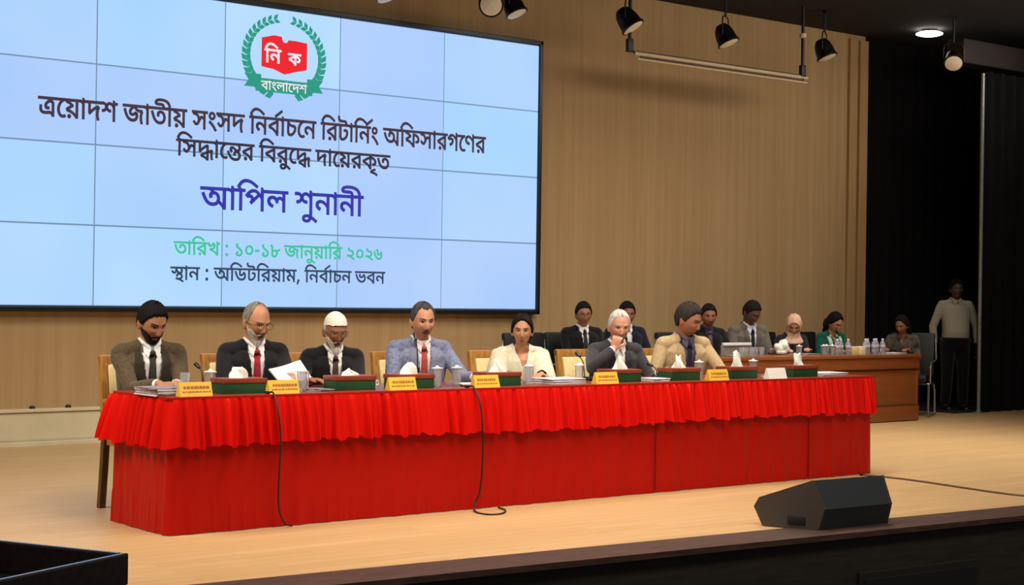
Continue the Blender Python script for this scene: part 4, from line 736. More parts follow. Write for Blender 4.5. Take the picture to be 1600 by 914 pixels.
for k in range(3): mb.ell((-LX/2+.02+.05*k, LY/2-.05, zt-.066), (.009, .009, .005), nu=10, nv=6)
mb.build('indicator_light', mat('indicator_light', '9A8A3A', .4, emit=.8), lc)


# ------------------------------------------------------------------ people
def smooth01(x): x = np.clip(x, 0, 1); return x*x*(3-2*x)
def head_points(nu=72, nv=54, female=False, wide=1.0):
    az = np.linspace(0, 2*PI, nu, endpoint=False); la = np.linspace(-PI/2, PI/2, nv)
    A, L = np.meshgrid(az, la); dx, dy, dz = np.sin(A)*np.cos(L), -np.cos(A)*np.cos(L), np.sin(L)
    x, y, z = .074*dx*wide, .096*dy, .120*dz
    t = np.clip(-z/.12, 0, 1); x = x*(1-(.30 if female else .22)*t**1.5); y = np.where(y > 0, y*(1-.45*t**1.2), y*(1-.10*t**2))
    x = x*(1+.05*np.clip(z/.12, 0, 1)); y = y-np.where(y > 0, -.008*np.clip(z/.12+.3, 0, 1), 0)
    w = smooth01((-dy-.15)/.45); ax = np.abs(x); g = lambda u, c, s: np.exp(-((u-c)/s)**2)
    d = .020*g(x, 0, .0105)*smooth01((.012-z)/.05)*smooth01((z+.056)/.010)
    d += .007*g(ax, .012, .007)*g(z, -.044, .009)
    d -= .010*g(ax, .031, .017)*g(z, .000, .012)
    d += .005*g(ax, .028, .022)*g(z, .021, .009)
    d += .005*g(ax, .045, .020)*g(z, -.030, .020)
    d += .006*g(x, 0, .020)*(g(z, -.070, .005)+1.1*g(z, -.080, .006)); d -= .003*g(x, 0, .03)*g(z, -.092, .006)
    d += .008*g(x, 0, .020)*g(z, -.106, .014)
    y = y-d*w
    return np.stack([x, y, z], -1), A, L
def grid_normals(P):
    du = np.roll(P, -1, 1)-np.roll(P, 1, 1); dv = np.gradient(P, axis=0); n = np.cross(du, dv); n /= (np.linalg.norm(n, axis=-1, keepdims=True)+1e-9)
    s = np.sign((n*P).sum(-1, keepdims=True)); s[s == 0] = 1; return n*s
def shell(P, S, T, drop=None, tin=.004):
    """closed shell over the part of the head grid where S>0; T = outer thickness"""
    N = grid_normals(P); nv, nu = S.shape; O = P+N*T[..., None]; I = P-N*tin
    if drop is not None: O = O+drop
    F = []; idx = lambda j, i: j*nu+(i % nu)
    inm = S > 0; fm = np.zeros((nv-1, nu), bool)
    for j in range(nv-1):
        for i in range(nu): fm[j, i] = inm[j, i] and inm[j, (i+1) % nu] and inm[j+1, i] and inm[j+1, (i+1) % nu]
    n = nv*nu
    for j in range(nv-1):
        for i in range(nu):
            if not fm[j, i]: continue
            a, b, c, d = idx(j, i), idx(j, i+1), idx(j+1, i+1), idx(j+1, i)
            F.append([a, b, c, d]); F.append([n+a, n+d, n+c, n+b])
            if j == 0 or not fm[j-1, i]: F.append([a, n+a, n+b, b])
            if j == nv-2 or not fm[j+1, i]: F.append([d, c, n+c, n+d])
            if not fm[j, (i-1) % nu]: F.append([a, d, n+d, n+a])
            if not fm[j, (i+1) % nu]: F.append([b, n+b, n+c, c])
    V = np.concatenate([O.reshape(-1, 3), I.reshape(-1, 3)]); used = sorted({k for f in F for k in f}); mp = {k: i for i, k in enumerate(used)}
    return V[used], [[mp[k] for k in f] for f in F]
def pw(x, pts): return np.interp(x, [p[0] for p in pts], [p[1] for p in pts])
def xf(M, V): V = np.asarray(V, float).reshape(-1, 3); m = np.array(M); return V @ m[:3, :3].T+m[:3, 3]
def patch(bvh, M, fn, nu, nv, off=.003, th=.004, far=.21):
    """grid fn(u,v)->(x,z) in frame M, thrown onto the surface along +Y of the frame; closed thin slab"""
    Mi = M.to_3x3(); d = (Mi @ Vector((0, 1, 0))).normalized(); pts = []; last = None
    for j in range(nv+1):
        for i in range(nu+1):
            x, z = fn(i/nu, j/nv); o = M @ Vector((x, -far, z)); h = bvh.ray_cast(o, d)
            p = h[0] if h[0] is not None else last
            if p is None: p = M @ Vector((x, -.1, z))
            last = p; pts.append(p)
    n = len(pts); V = [(p-d*off)[:] for p in pts]+[(p-d*(off-th))[:] for p in pts]; F = []; w = nu+1
    for j in range(nv):
        for i in range(nu):
            a = j*w+i; F.append([a, a+1, a+w+1, a+w]); F.append([n+a, n+a+w, n+a+w+1, n+a+1])
    ring = [i for i in range(w)]+[j*w+nu for j in range(1, nv+1)]+[nv*w+i for i in range(nu-1, -1, -1)]+[j*w for j in range(nv-1, 0, -1)]
    for k in range(len(ring)): a, b = ring[k], ring[(k+1) % len(ring)]; F.append([a, n+a, n+b, b])
    return V, F
def bvh_of(o): return BVHTree.FromPolygons([v.co for v in o.data.vertices], [list(p.vertices) for p in o.data.polygons])
def ik(a, b, l1, l2, pole):
    a, b = Vector(a), Vector(b); d = b-a; L = d.length; mx = (l1+l2)*.995
    if L > mx: d = d*(mx/L); b = a+d; L = mx
    t = (l1*l1-l2*l2+L*L)/(2*L); h = math.sqrt(max(l1*l1-t*t, 0)); n = d.normalized(); p = Vector(pole); p = (p-n*p.dot(n)).normalized()
    return a+n*t+p*h, b
_skins = {}
def skin(c): return mat('skin_'+c, c, .5, var=.08, scale=18, spec=.35)
def fabric(c, sc=90, var=.12, c2=None): return mat('cloth_'+c+(c2 or ''), c, .85, var=var, scale=sc, spec=.15, sheen=.15, bump=.15, color2=c2)
def hand(mb, wrist, dirv, palm_n, side, curl=.5, s=1.0, spread=1.0):
    """palm, four fingers and a thumb; dirv = towards fingers, palm_n = out of the palm"""
    d = Vector(dirv).normalized(); n = Vector(palm_n); n = (n-d*n.dot(d)).normalized(); w = d.cross(n)*side; W = Vector(wrist)
    Mx = Matrix((w, d, n)).transposed().to_4x4()
    mb.ell(W+d*.045*s, (.041*s, .052*s, .016*s), Mx, 16, 10); mb.ell(W+d*.068*s, (.042*s, .022*s, .014*s), Mx, 16, 10)
    for k, (off, L) in enumerate(((.031, .070), (.0105, .078), (-.0105, .073), (-.031, .058))):
        base = W+d*.078*s+w*off*s; a = curl*.45; dd = (d+w*off*2.2*spread).normalized(); p = [base]
        for q, fr in enumerate((.42, .33, .25)):
            a2 = a+curl*(.5+.5*q); v = dd*math.cos(a2)+n*math.sin(a2); p.append(p[-1]+v*L*fr*s)
        mb.tube([base-dd*.02*s]+p, [.0095*s, .0092*s, .0085*s, .008*s, .0068*s], 10, round_=True)
    tb_ = W+d*.022*s+w*.032*s; p = [tb_-d*.012*s-w*.012*s, tb_]; v = (d*.62+w*.72+n*.25*curl).normalized(); p.append(p[-1]+v*.034*s); v = (d*.85+w*.30+n*.5*curl).normalized(); p.append(p[-1]+v*.028*s)
    mb.tube(p, [.014*s, .0125*s, .0105*s, .0085*s], 10, round_=True)
def loft_torso(mb, M, rs, n=28):
    """rs: z, half width, half depth, y centre"""
    R_ = []
    for z, a, b, y in rs:
        R_.append([(M @ Vector((a*math.copysign(abs(math.cos(t))**.85, math.cos(t)), y+b*math.copysign(abs(math.sin(t))**.85, math.sin(t)), z)))[:] for t in [2*PI*k/n for k in range(n)]])
    mb.rings(R_)
SEAT_Z = .50
def person(p):
    """a seated or standing figure; local frame: -Y is where it faces, origin on the floor under the hips"""
    g = p.get; s = g('s', 1.0); st = g('stand', False); hz = g('hip', .93*s if st else .52); s = s if st else s*.965; fem = g('female', False)
    root = thing('person', p['label'], 'person', (p['x'], p['y'], g('z0', 0)), g('face', 0), g('group'))
    lean, side_l, tw = g('lean', 10), g('side', 0), g('twist', 0)
    MT = Matrix.Translation((0, 0, hz)) @ Matrix.Rotation(R(lean), 4, 'X') @ Matrix.Rotation(R(side_l), 4, 'Y') @ Matrix.Rotation(R(tw), 4, 'Z') @ Matrix.Scale(s, 4)
    hd = g('headlean', 0)
    MN = MT @ Matrix.Translation((0, -.005, .555)) 
    MH = MN @ Matrix.Rotation(R(-lean*.85+hd), 4, 'X') @ Matrix.Translation((0, -.028, .118))
    MH = MH @ Matrix.Rotation(R(-g('turn', 0)), 4, 'Z') @ Matrix.Rotation(R(g('nod', 5)), 4, 'X') @ Matrix.Rotation(R(g('tilt', 0)), 4, 'Y') @ Matrix.Scale(g('hs', 1.05), 4)
    k = .90 if fem else 1.0; belly = g('belly', 0)
    SK = skin(g('skin', 'A8714F'))
    def torso(mb, e, M=MT, neck=True):
        rs = [(-.10, .150*k+e, .115+e, .01), (0, .165*k+e, .125+e+belly*.6, .005-belly*.3), (.12, .155*k+e, .118+e+belly, -.005-belly*.6), (.24, .160*k+e, .115+e+belly*.5, -.005-belly*.3), (.36, .178*k+e, .115+e, 0), (.44, .172*k+e, .102+e, .005), (.485, .125*k+e, .075+e*.7, .010)]
        loft_torso(mb, M, rs)
        for sx in (-1, 1):
            mb.tube([M @ Vector((sx*.03, .012, .525)), M @ Vector((sx*.10*k, .012, .490)), M @ Vector((sx*.174*k, .008, .472))], [(.036+e*.6)*s, (.038+e*.7)*s, (.050+e*.6)*s], 16, round_=True)
        if fem and e > 0:
            for sx in (-1, 1): mb.ell(M @ Vector((sx*.07, -.085-e*.6, .31)), ((.055)*s, .05*s, .055*s))
    # arms
    arms = {}
    for sx, key in ((-1, 'ra'), (1, 'la')):          # sx -1: towards local -X
        sh = MT @ Vector((sx*.184*k, .008, .454)); tgt = g(key, (sx*.17, -.36, .80)); pole = g(key+'p', (sx*.4, .4, -.9))
        el, wr = ik(sh, tgt, .285*s, .255*s, pole); arms[sx] = (sh, el, wr)
    # legs
    legs = {}
    for sx in (-1, 1):
        hp = Vector((sx*.09, 0, hz)) if st else Vector((sx*.095, -.02, hz-.01))
        if st: kn, an = Vector((sx*.10, -.02, hz*.53)), Vector((sx*.11, .01, .075))
        else: kn, an = Vector((sx*.13, -.43*s, .49)), Vector((sx*.14, -.40*s, .09))
        legs[sx] = (hp, kn, an)
    # --- body: one continuous skin surface
    mb = MB(); torso(mb, -.004)
    mb.tube([MT @ Vector((0, .015, .49)), MH @ Vector((0, .022, -.05))], [.056*s*k, .051*s*k], 18, round_=True)
    Pn, A, L = head_points(female=fem, wide=g('wide', 1.0)); nv_, nu_ = A.shape
    F = [[j*nu_+i, j*nu_+(i+1) % nu_, (j+1)*nu_+(i+1) % nu_, (j+1)*nu_+i] for j in range(nv_-1) for i in range(nu_)]
    F += [list(range(nu_))[::-1], [(nv_-1)*nu_+i for i in range(nu_)]]
    mb.add(xf(MH, Pn.reshape(-1, 3)), F)
    for sx in (-1, 1):
        er = Matrix.Rotation(R(-22*sx), 4, 'Z') @ Matrix.Rotation(R(-8), 4, 'X')
        mb.ell(MH @ Vector((sx*.079, .008, -.012)), (.0075, .019, .033), (MH.to_3x3().normalized() @ er.to_3x3()).to_4x4(), 14, 10)
    for sx in (-1, 1):
        sh, el, wr = arms[sx]; mb.tube([sh, sh.lerp(el, .5), el, el.lerp(wr, .45), wr], [v*s*k for v in (.052, .046, .040, .038, .028)], 16, round_=True)
        key = 'ra' if sx < 0 else 'la'; hdr = g(key+'d', None); hn = g(key+'n', (0, 0, -1))
        if hdr is None: hdr = (wr-el); hdr.z *= .25
        hand(mb, wr, hdr, hn, sx, g(key+'c', .45), .98*s if not fem else .9*s)
        hp, kn, an = legs[sx]; mb.tube([hp, hp.lerp(kn, .5), kn, kn.lerp(an, .4), an], [.082, .072, .056, .054, .038], 16, round_=True)
        mb.tube([an+Vector((0, .02, -.02)), an+Vector((0, -.07, -.045)), an+Vector((0, -.15, -.055))], [.038, .036, .028], 12, round_=True)
    body = mb.remesh('body', SK, root, .0042, 2, .4)
    bb = bvh_of(body)
    # --- trousers and shoes
    tc = g('trousers', '1B1A1E'); mb = MB()
    loft_torso(mb, Matrix.Translation((0, 0, hz)) @ Matrix.Rotation(R(lean*.3), 4, 'X'), [(-.10, .158, .125, .01), (0, .176, .136, .005), (.10, .165, .13, 0)] if not st else [(-.10, .17, .135, .01), (0, .190, .172, -.005), (.05, .188, .182, -.012)])
    for sx in (-1, 1):
        hp, kn, an = legs[sx]; mb.tube([hp, hp.lerp(kn, .5), kn, kn.lerp(an, .5), an+Vector((0, 0, .03))], [.098, .088, .072, .068, .062], 16, round_=True)
    tr = mb.remesh('trousers', fabric(tc), root, .012, 3)
    mb = MB()
    for sx in (-1, 1):
        an = legs[sx][2]; mb.ell(an+Vector((0, -.055, -.05)), (.046, .125, .04), nu=16, nv=10); mb.box(an+Vector((0, -.055, -.08)), (.075, .23, .02), bev=.006)
    mb.build('shoes', mat('black_shoe', '100E0E', .35), root)
    # --- clothing
    style = g('style', 'suit'); MIt = MT.inverted()
    sleeves = lambda mb, e, cut: [mb.tube([arms[sx][0], arms[sx][0].lerp(arms[sx][1], .5), arms[sx][1], arms[sx][1].lerp(arms[sx][2], .5), arms[sx][1].lerp(arms[sx][2], cut)], [(v+e)*s*(k if v > .04 else 1) for v in (.055, .049, .044, .041, .036)], 18, round_=False) for sx in (-1, 1)]
    if style in ('suit', 'shirt'):
        mb = MB(); torso(mb, .006 if style == 'suit' else .012)
        mb.tube([MT @ Vector((0, .015, .48)), MT @ Vector((0, .004, .548))], [.066*s, .060*s], 20)
        if style == 'shirt': sleeves(mb, .006, .92)
        else:
            for sx in (-1, 1):
                el, wr = arms[sx][1:]; mb.tube([el.lerp(wr, .7), el.lerp(wr, .965)], [.036*s, .034*s], 16)
        shirt = mb.remesh('shirt', fabric(g('shirt', 'E8E6E2'), 120, .05), root, .006, 3, .5, (lambda c: c.z < hz-.01) if st else None); sb_ = bvh_of(shirt)
        # collar leaves
        mb = MB()
        for sx in (-1, 1):
            n0 = [MT @ Vector((sx*.012, -.070, .515)), MT @ Vector((sx*.050, -.045, .548)), MT @ Vector((sx*.064, .015, .560)), MT @ Vector((sx*.02, .07, .562))]
            mb.tube(n0, [.008*s, .012*s, .012*s, .010*s], 8)
            q = [MT @ Vector(v) for v in ((sx*.008, -.074, .516), (sx*.052, -.042, .540), (sx*.052, -.066, .500), (sx*.026, -.096, .470))]
            nn = (q[1]-q[0]).cross(q[3]-q[0]).normalized()*.003
            mb.add([(v+nn)[:] for v in q]+[(v-nn)[:] for v in q], [[0, 1, 2, 3], [7, 6, 5, 4], [0, 4, 5, 1], [1, 5, 6, 2], [2, 6, 7, 3], [3, 7, 4, 0]])
        mb.build('collar', fabric(g('shirt', 'E8E6E2'), 120, .05), shirt)
        if g('tie'):
            V, F = patch(sb_, MT, lambda u, v: ((u-.5)*(.032+.045*(1-v)**1.0 if v < .9 else .045), .10+.40*v), 4, 22, .006, .012)
            mb = MB(); mb.add(V, F); mb.ell(MT @ Vector((0, -.088, .497)), (.019*s, .014*s, .017*s)); mb.build('tie', fabric(g('tie'), 60, .15, g('tie2')), root)
    if style == 'suit':
        mb = MB(); torso(mb, .024); sleeves(mb, .005, .90)
        for sx in (-1, 1): mb.ell(MT @ Vector((sx*.170*k, .006, .470)), (.066*s, .058*s, .048*s))
        vz, vt = g('vz', .14), g('vt', .075)*.72
        def cut(c):
            q = MIt @ c; r = math.hypot(q.x, q.y-.01)
            if q.z > .50 and r < .072: return True
            if q.y < -.02 and q.z > vz and abs(q.x) < .004+(min(q.z, .52)-vz)/(.52-vz)*vt: return True
            for sx in (-1, 1):
                el, wr = arms[sx][1:]; d = (wr-el); t = (c-el).dot(d)/d.length_squared
                if t > .895 and (c-el-d*t).length < .05: return True
            return q.z < -.06 and not st
        jk = g('jacket', '3A352B'); jc = fabric(jk, g('jsc', 90), g('jvar', .12), g('jacket2'))
        jo = mb.remesh('jacket', jc, root, .006, 4, .5, cut); md = jo.modifiers.new('thickness', 'SOLIDIFY'); md.thickness = .005; md.offset = -1
        jb = bvh_of(jo); lap = fabric(g('lapel', jk), 90, .10, None)
        for sx in (-1, 1):
            def lf(u, v, sx=sx):
                z = vz+.01+(.485-vz)*v; inner = .004+(z-vz)/(.52-vz)*vt+.004; w = .012+.052*math.sin(PI*min(1, v*1.02)**1.4*.62)*(1 if v < .80 else 1-.45*(v-.80)/.20)
                if .76 < v < .84: w *= .86
                return sx*(inner+w*u), z
            V, F = patch(jb, MT, lf, 5, 26, .006, .006); mb = MB(); mb.add(V, F); mb.build('lapel', lap, jo)
        # collar roll round the back of the neck
        mb = MB(); mb.tube([MT @ Vector((.078*math.sin(a)*1.0, .012+.078*math.cos(a), .515+.030*max(0, math.cos(a)))) for a in np.linspace(-1.75, 1.75, 15)], [.006*s, .012*s]+[.015*s]*11+[.012*s, .006*s], 10, round_=True); mb.build('collar_roll', lap, jo)
        mb = MB(); mb.ell(MT @ Vector((.006, -.158-belly, vz-.02)), (.009, .005, .009)); mb.build('button', mat('dark_button', '151010', .4), jo)
        if g('pocket'):
            V, F = patch(jb, MT, lambda u, v: (-.12+.075*u if g('pocket_side', 1) > 0 else .05+.07*u, .335+.035*v), 3, 3, .010, .008); mb = MB(); mb.add(V, F); mb.build('pocket_square', fabric(g('pocket')), jo)
    if style == 'tunic':
        mb = MB(); torso(mb, .024); sleeves(mb, .013, .90)
        if g('cape'):
            for sx in (-1, 1):
                sh, el, wr = arms[sx]; mb.tube([MT @ Vector((sx*.06, 0, .49)), sh, el], [.06*s, .088*s, .098*s], 16, round_=True)
        vt = g('vt', .05)
        def cut(c):
            q = MIt @ c; r = math.hypot(q.x, q.y-.01)
            if q.z > .495 and r < .070: return True
            if q.y < -.02 and q.z > .36 and abs(q.x) < (min(q.z, .52)-.36)/.16*vt: return True
            for sx in (-1, 1):
                el, wr = arms[sx][1:]; d = (wr-el); t = (c-el).dot(d)/d.length_squared
                if t > .895 and (c-el-d*t).length < .06: return True
            return False
        jo = mb.remesh('tunic', fabric(g('jacket'), g('jsc', 90), g('jvar', .1), g('jacket2')), root, .006, 5, .5, cut); md = jo.modifiers.new('thickness', 'SOLIDIFY'); md.thickness = .004; md.offset = -1
        if g('scarf'):
            jb = bvh_of(jo); mb = MB()
            for sx in (-1, 1):
                V, F = patch(jb, MT, lambda u, v, sx=sx: (sx*(.03+.035*v+.045*u), .10+.40*v), 5, 20, .014, .014); mb.add(V, F)
            mb.tube([MT @ Vector((.070*math.sin(a), .012+.070*math.cos(a), .520+.02*math.cos(a))) for a in np.linspace(-2.4, 2.4, 17)], [.018*s]*17, 10, round_=True)
            mb.build('scarf', fabric(g('scarf')), root)
        if g('necklace'):
            mb = MB(); mb.tube([MT @ Vector((x, -.105-.02*math.sin(a), .47-.13*math.sin(a))) for a in np.linspace(0, PI, 15) for x in [.055*math.cos(a)]], .005, 6); mb.build('necklace', mat('brown_necklace', '4A2A20', .4), root)
    # --- head: hair, beard, eyes
    Ph, A, L = head_points(96, 80, fem, g('wide', 1.0)); az = np.degrees(np.minimum(A, 2*PI-A)); z = Ph[..., 2]; x = Ph[..., 0]; y = Ph[..., 1]
    hair = g('hair', 'full'); hc = g('hc', '17120F'); HM = mat('hair_'+hc, hc, .75, var=.25, scale=60, stretch=(1, 1, .3), bump=.5, spec=.15)
    rr = np.sin(A*23+z*60)*.0018+np.sin(A*41+z*130)*.0012
    def put(name, S, T, m, drop=None, it=0):
        V, F = shell(Ph, S, T, drop); mb = MB(); mb.add(xf(MH, V), F); return mb.build(name, m, root)
    if hair != 'none':
        front = g('front', .066)
        if hair in ('full', 'short'): hl = [(0, front), (35, front-.004), (55, front-.022), (68, .020), (78, -.010), (92, -.008), (104, -.022), (120, -.062), (180, -.080)]
        elif hair == 'receding': hl = [(0, .076), (18, .080), (35, .092), (52, .070), (66, .030), (78, -.008), (92, -.006), (104, -.022), (120, -.062), (180, -.078)]
        elif hair == 'balding': hl = [(0, .115), (60, .112), (70, .050), (80, -.006), (92, -.006), (104, -.022), (120, -.060), (180, -.075)]
        elif hair == 'long': hl = [(0, .078), (20, .074), (45, .050), (62, .020), (75, -.012), (90, -.035), (110, -.075), (180, -.10)]
        S = z-pw(az, hl)+.0035*np.sin(A*17+1)*np.exp(-(az/60)**2)+.002*np.sin(A*31); th = g('hthick', {'full': .0115, 'short': .008, 'receding': .009, 'balding': .006, 'long': .013}[hair])
        T = th*smooth01(S/.016)*(1+.15*np.clip(z/.12, 0, 1))+rr*smooth01(S/.02)
        put('hair', S, T, HM)
        if hair == 'long' and g('bun', True):
            mb = MB(); mb.ell(MH @ Vector((0, .105, -.035)), (.045, .040, .050), nu=20, nv=14); mb.build('hair_bun', HM, root)
        if g('loose'):
            mb = MB()
            for sx in (-1, 1): mb.tube([MH @ Vector((sx*.075, .02, .02)), MH @ Vector((sx*.082, .03, -.06)), MH @ Vector((sx*.075, .045, -.14))], [.02, .026, .018], 12, round_=True)
            mb.ell(MH @ Vector((0, .075, -.08)), (.07, .04, .09)); mb.remesh('loose_hair', HM, root, .006, 3)
    bc = g('beard')
    if bc:
        BM = mat('beard_'+bc, bc, .7, var=.2, scale=80, stretch=(1, 1, .3), bump=.6, spec=.2); bl = g('beard_len', .02)
        up = [(0, -.086), (14, -.088), (24, -.070), (40, -.050), (60, -.028), (72, -.030), (80, -.012), (92, -.008)]
        S = pw(az, up)-z; fr = np.exp(-(az/52)**2); S = np.minimum(S, (91-az)*.0014); T = (.002+.011*fr)*smooth01(S/.020)+rr*smooth01(S/.02)*fr
        dz = np.zeros(Ph.shape); w = fr*smooth01(S/.03)*smooth01((-.075-z)/.04); dz[..., 2] = -bl*w; dz[..., 1] = -bl*.28*w
        put('beard', S, T, BM, dz)
        V, F = patch(bb, MH, lambda u, v: ((u-.5)*.062, -.0585-.018*abs(u-.5)**1.5*2.2+.009*(v-.5)*(1-1.2*abs(u-.5))), 12, 3, .006, .009); mb = MB(); mb.add(V, F); mb.build('moustache', BM, root)
    elif g('moustache'):
        BM = mat('beard_'+g('moustache'), g('moustache'), .7); V, F = patch(bb, MH, lambda u, v: ((u-.5)*.056, -.0590-.014*abs(u-.5)**1.5*2.2+.009*(v-.5)*(1-1.2*abs(u-.5))), 12, 3, .005, .008); mb = MB(); mb.add(V, F); mb.build('moustache', BM, root)
    EB = mat('brow_'+g('brow', hc), g('brow', hc), .8); EW = mat('eye_white', 'CFC4B8', .3); EI = mat('eye_iris', '1A0F0A', .2); LP = mat('lips_'+g('lips', '7E4038'), g('lips', '7E4038'), .5)
    for sx in (-1, 1):
        V, F = patch(bb, MH, lambda u, v, sx=sx: (sx*(.014+.036*u), .0185+.006*math.sin(u*2.2)+.0068*(v-.5)*(1-.4*u)), 8, 2, .003, .005); mb = MB(); mb.add(V, F); mb.build('eyebrow', EB, root)
        V, F = patch(bb, MH, lambda u, v, sx=sx: (sx*(.0175+.027*u), .0005+.0085*(v-.5)*math.sin(PI*min(.96, max(.04, u)))), 8, 4, .0015, .003); mb = MB(); mb.add(V, F)
        mb.cur = 1; V, F = patch(bb, MH, lambda u, v, sx=sx: (sx*.031+.0052*(2*u-1)*math.sqrt(max(.05, 1-(2*v-1)**2)), .0008+.0048*(2*v-1)), 6, 6, .003, .003); mb.add(V, F)
        mb.cur = 1; V, F = patch(bb, MH, lambda u, v, sx=sx: (sx*(.016+.030*u), .0045+.0028*math.sin(PI*u)+.0022*(v-.5)), 8, 1, .0035, .003); mb.add(V, F)
        mb.build('eye', [EW, EI], root)
    V, F = patch(bb, MH, lambda u, v: ((u-.5)*.046, -.0745+.013*(v-.5)*math.sin(PI*min(.95, max(.05, u)))), 10, 4, .0015, .003); mb = MB(); mb.add(V, F); mb.build('mouth', LP, root)
    if g('glasses'):
        mb = MB(); yf = -.108
        for sx in (-1, 1):
            mb.tube([MH @ Vector((sx*.033+.025*math.cos(a), yf+.004*abs(math.cos(a)), -.002+.018*math.sin(a))) for a in [2*PI*i/24 for i in range(24)]], .0021, 6, closed=True)
            mb.tube([MH @ Vector((sx*.058, yf+.004, .004)), MH @ Vector((sx*.078, -.06, .004)), MH @ Vector((sx*.083, .01, .002))], .002, 6)
        mb.tube([MH @ Vector((-.009, yf, .002)), MH @ Vector((0, yf-.003, .006)), MH @ Vector((.009, yf, .002))], .002, 6)
        mb.build('glasses', mat('glasses_frame', g('glasses'), .3, .3), root)
    if g('cap'):
        S = z-pw(az, [(0, .055), (60, .050), (90, .036), (180, .020)]); T = .009+.004*smooth01(S/.05); dz = np.zeros(Ph.shape); dz[..., 2] = .002*smooth01(S/.03)
        put('skullcap', S, T, mat('cap_cloth', g('cap'), .85, var=.06, scale=120, bump=.3), dz)
    if g('hijab'):
        S = 1-np.exp(-np.maximum(0, 1-((x/.056)**2+((z+.018)/.082)**2))*50)*0; face_ = ((x/.057)**2+((z+.015)/.086)**2 < 1) & (y < 0); S = np.where(face_, -1., 1.); T = np.full(S.shape, .016)+.006*np.sin(A*3+z*20)**2
        V, F = shell(Ph, S, T); mb = MB(); mb.add(xf(MH, V), F)
        n = 28; rs = []
        for a_, b_, y0, z0, fr_ in ((.088, .10, .01, .0, 0), (.078, .085, .01, -.07, .2), (.095, .095, .0, -.13, .7), (.150, .12, -.01, -.19, 1), (.16, .125, -.01, -.215, 1)):
            ring = []
            for t in [2*PI*i/n for i in range(n)]:
                ph_ = MH @ Vector((a_*math.cos(t), y0+b_*math.sin(t), z0)); pt_ = MT @ Vector((a_*math.cos(t), y0+b_*math.sin(t), .673+z0)); ring.append(ph_.lerp(pt_, fr_)[:])
            rs.append(ring)
        mb2 = MB(); mb2.rings(rs[1:]); hj = mb2
        o = mb.build('headscarf', mat('scarf_'+g('hijab'), g('hijab'), .85, var=.08, scale=30, bump=.2), root)
        hj.remesh('scarf_drape', mat('scarf_'+g('hijab'), g('hijab')), root, .007, 4)
    if g('lanyard'):
        o0 = shirt if style in ('suit', 'shirt') else jo; lb = bvh_of(o0); mb = MB()
        for sx in (-1, 1): V, F = patch(lb, MT, lambda u, v, sx=sx: (sx*.062*v+.01*(u-.5), .22+.29*v), 1, 14, .012, .006); mb.add(V, F)
        mb.build('lanyard', fabric(g('lanyard')), root)
        V, F = patch(lb, MT, lambda u, v: ((u-.5)*.06, .13+.09*v), 2, 2, .014, .006); mb = MB(); mb.add(V, F); mb.build('badge', mat('white_badge', 'D8D6E0', .4), root)
    return root, MH, MT, arms


# table row ------------------------------------------------------------------
TY = 1.00
person(dict(x=.33, y=TY, face=R(-12), lean=12, turn=-16, nod=16, s=1.0, headlean=4, skin='AC7757', hair='full', hc='141010', beard='2A1E1A', beard_len=.012, shirt='E9E7E3', tie='3A3A30', jacket='5A4A36', jacket2='473A2B', lapel='33291F', jsc=60, vz=.06, vt=.085,
    ra=(-.04, -.50, .80), la=(.06, -.49, .80), rad=(.6, -.5, -.05), lad=(-.7, -.45, -.05), rac=.6, lac=.7, ran=(.2, .3, -1), lan=(-.2, .3, -1),
    label='man with dark hair and short beard in a brown jacket, leftmost behind the red table'))
person(dict(x=1.05, y=TY, face=R(-14), lean=12, turn=-18, nod=12, s=1.0, skin='C08462', hair='balding', hc='8A8078', beard='D9D3C4', beard_len=.045, brow='9A9086', glasses='6A5A40', shirt='EDE9E6', tie='A82838', jacket='1B191D', lapel='131216', vz=.08, vt=.075,
    ra=(-.20, -.50, .80), la=(.10, -.53, .84), lad=(-.2, -.9, .1), rad=(.5, -.6, 0), rac=.5, lac=.9,
    label='man with white beard in a black jacket and red tie holding up white sheets'))
person(dict(x=1.64, y=TY, face=R(-18), lean=16, turn=-2, nod=8, s=.93, headlean=3, skin='996241', hair='balding', hc='CFC8BC', beard='E8E2D4', beard_len=.055, brow='7A6A5C', cap='E9E0CC', glasses='30241C', shirt='E6E0D8', tie='4A3C34', jacket='1A181C', lapel='121114', vz=.08, vt=.07,
    ra=(-.24, -.48, .80), la=(.04, -.50, .80), rad=(.6, -.4, 0), lad=(-.5, -.6, 0),
    label='man in a white skullcap with a long white beard and black jacket'))
person(dict(x=2.35, y=TY, face=R(-16), lean=10, turn=0, nod=4, s=1.01, skin='C78A68', hair='receding', hc='4A4648', brow='4A3A34', shirt='E0D0D0', tie='A84A44', jacket='8488A0', jacket2='5E6480', jsc=45, lapel='7A7C92', vz=.06, vt=.07, pocket='14131C', moustache='6A4638',
    ra=(-.24, -.50, .80), la=(.24, -.52, .80), rad=(.5, -.6, 0), lad=(.3, -.8, 0),
    label='man in a grey blue checked suit with a dark pocket square, looking this way'))
person(dict(x=3.26, y=TY, face=R(-26), lean=8, turn=14, nod=2, s=.90, hs=1.06, female=True, style='tunic', cape=True, skin='C28864', hair='long', hc='1C1210', brow='2A1A14', lips='94483E', jacket='D8CDB4', jsc=20, jvar=.08, vt=.06,
    ra=(-.18, -.42, .80), la=(.06, -.45, .80), rad=(.7, -.4, 0), lad=(-.4, -.6, 0),
    label='woman with dark tied hair in a cream shawl behind the red table'))
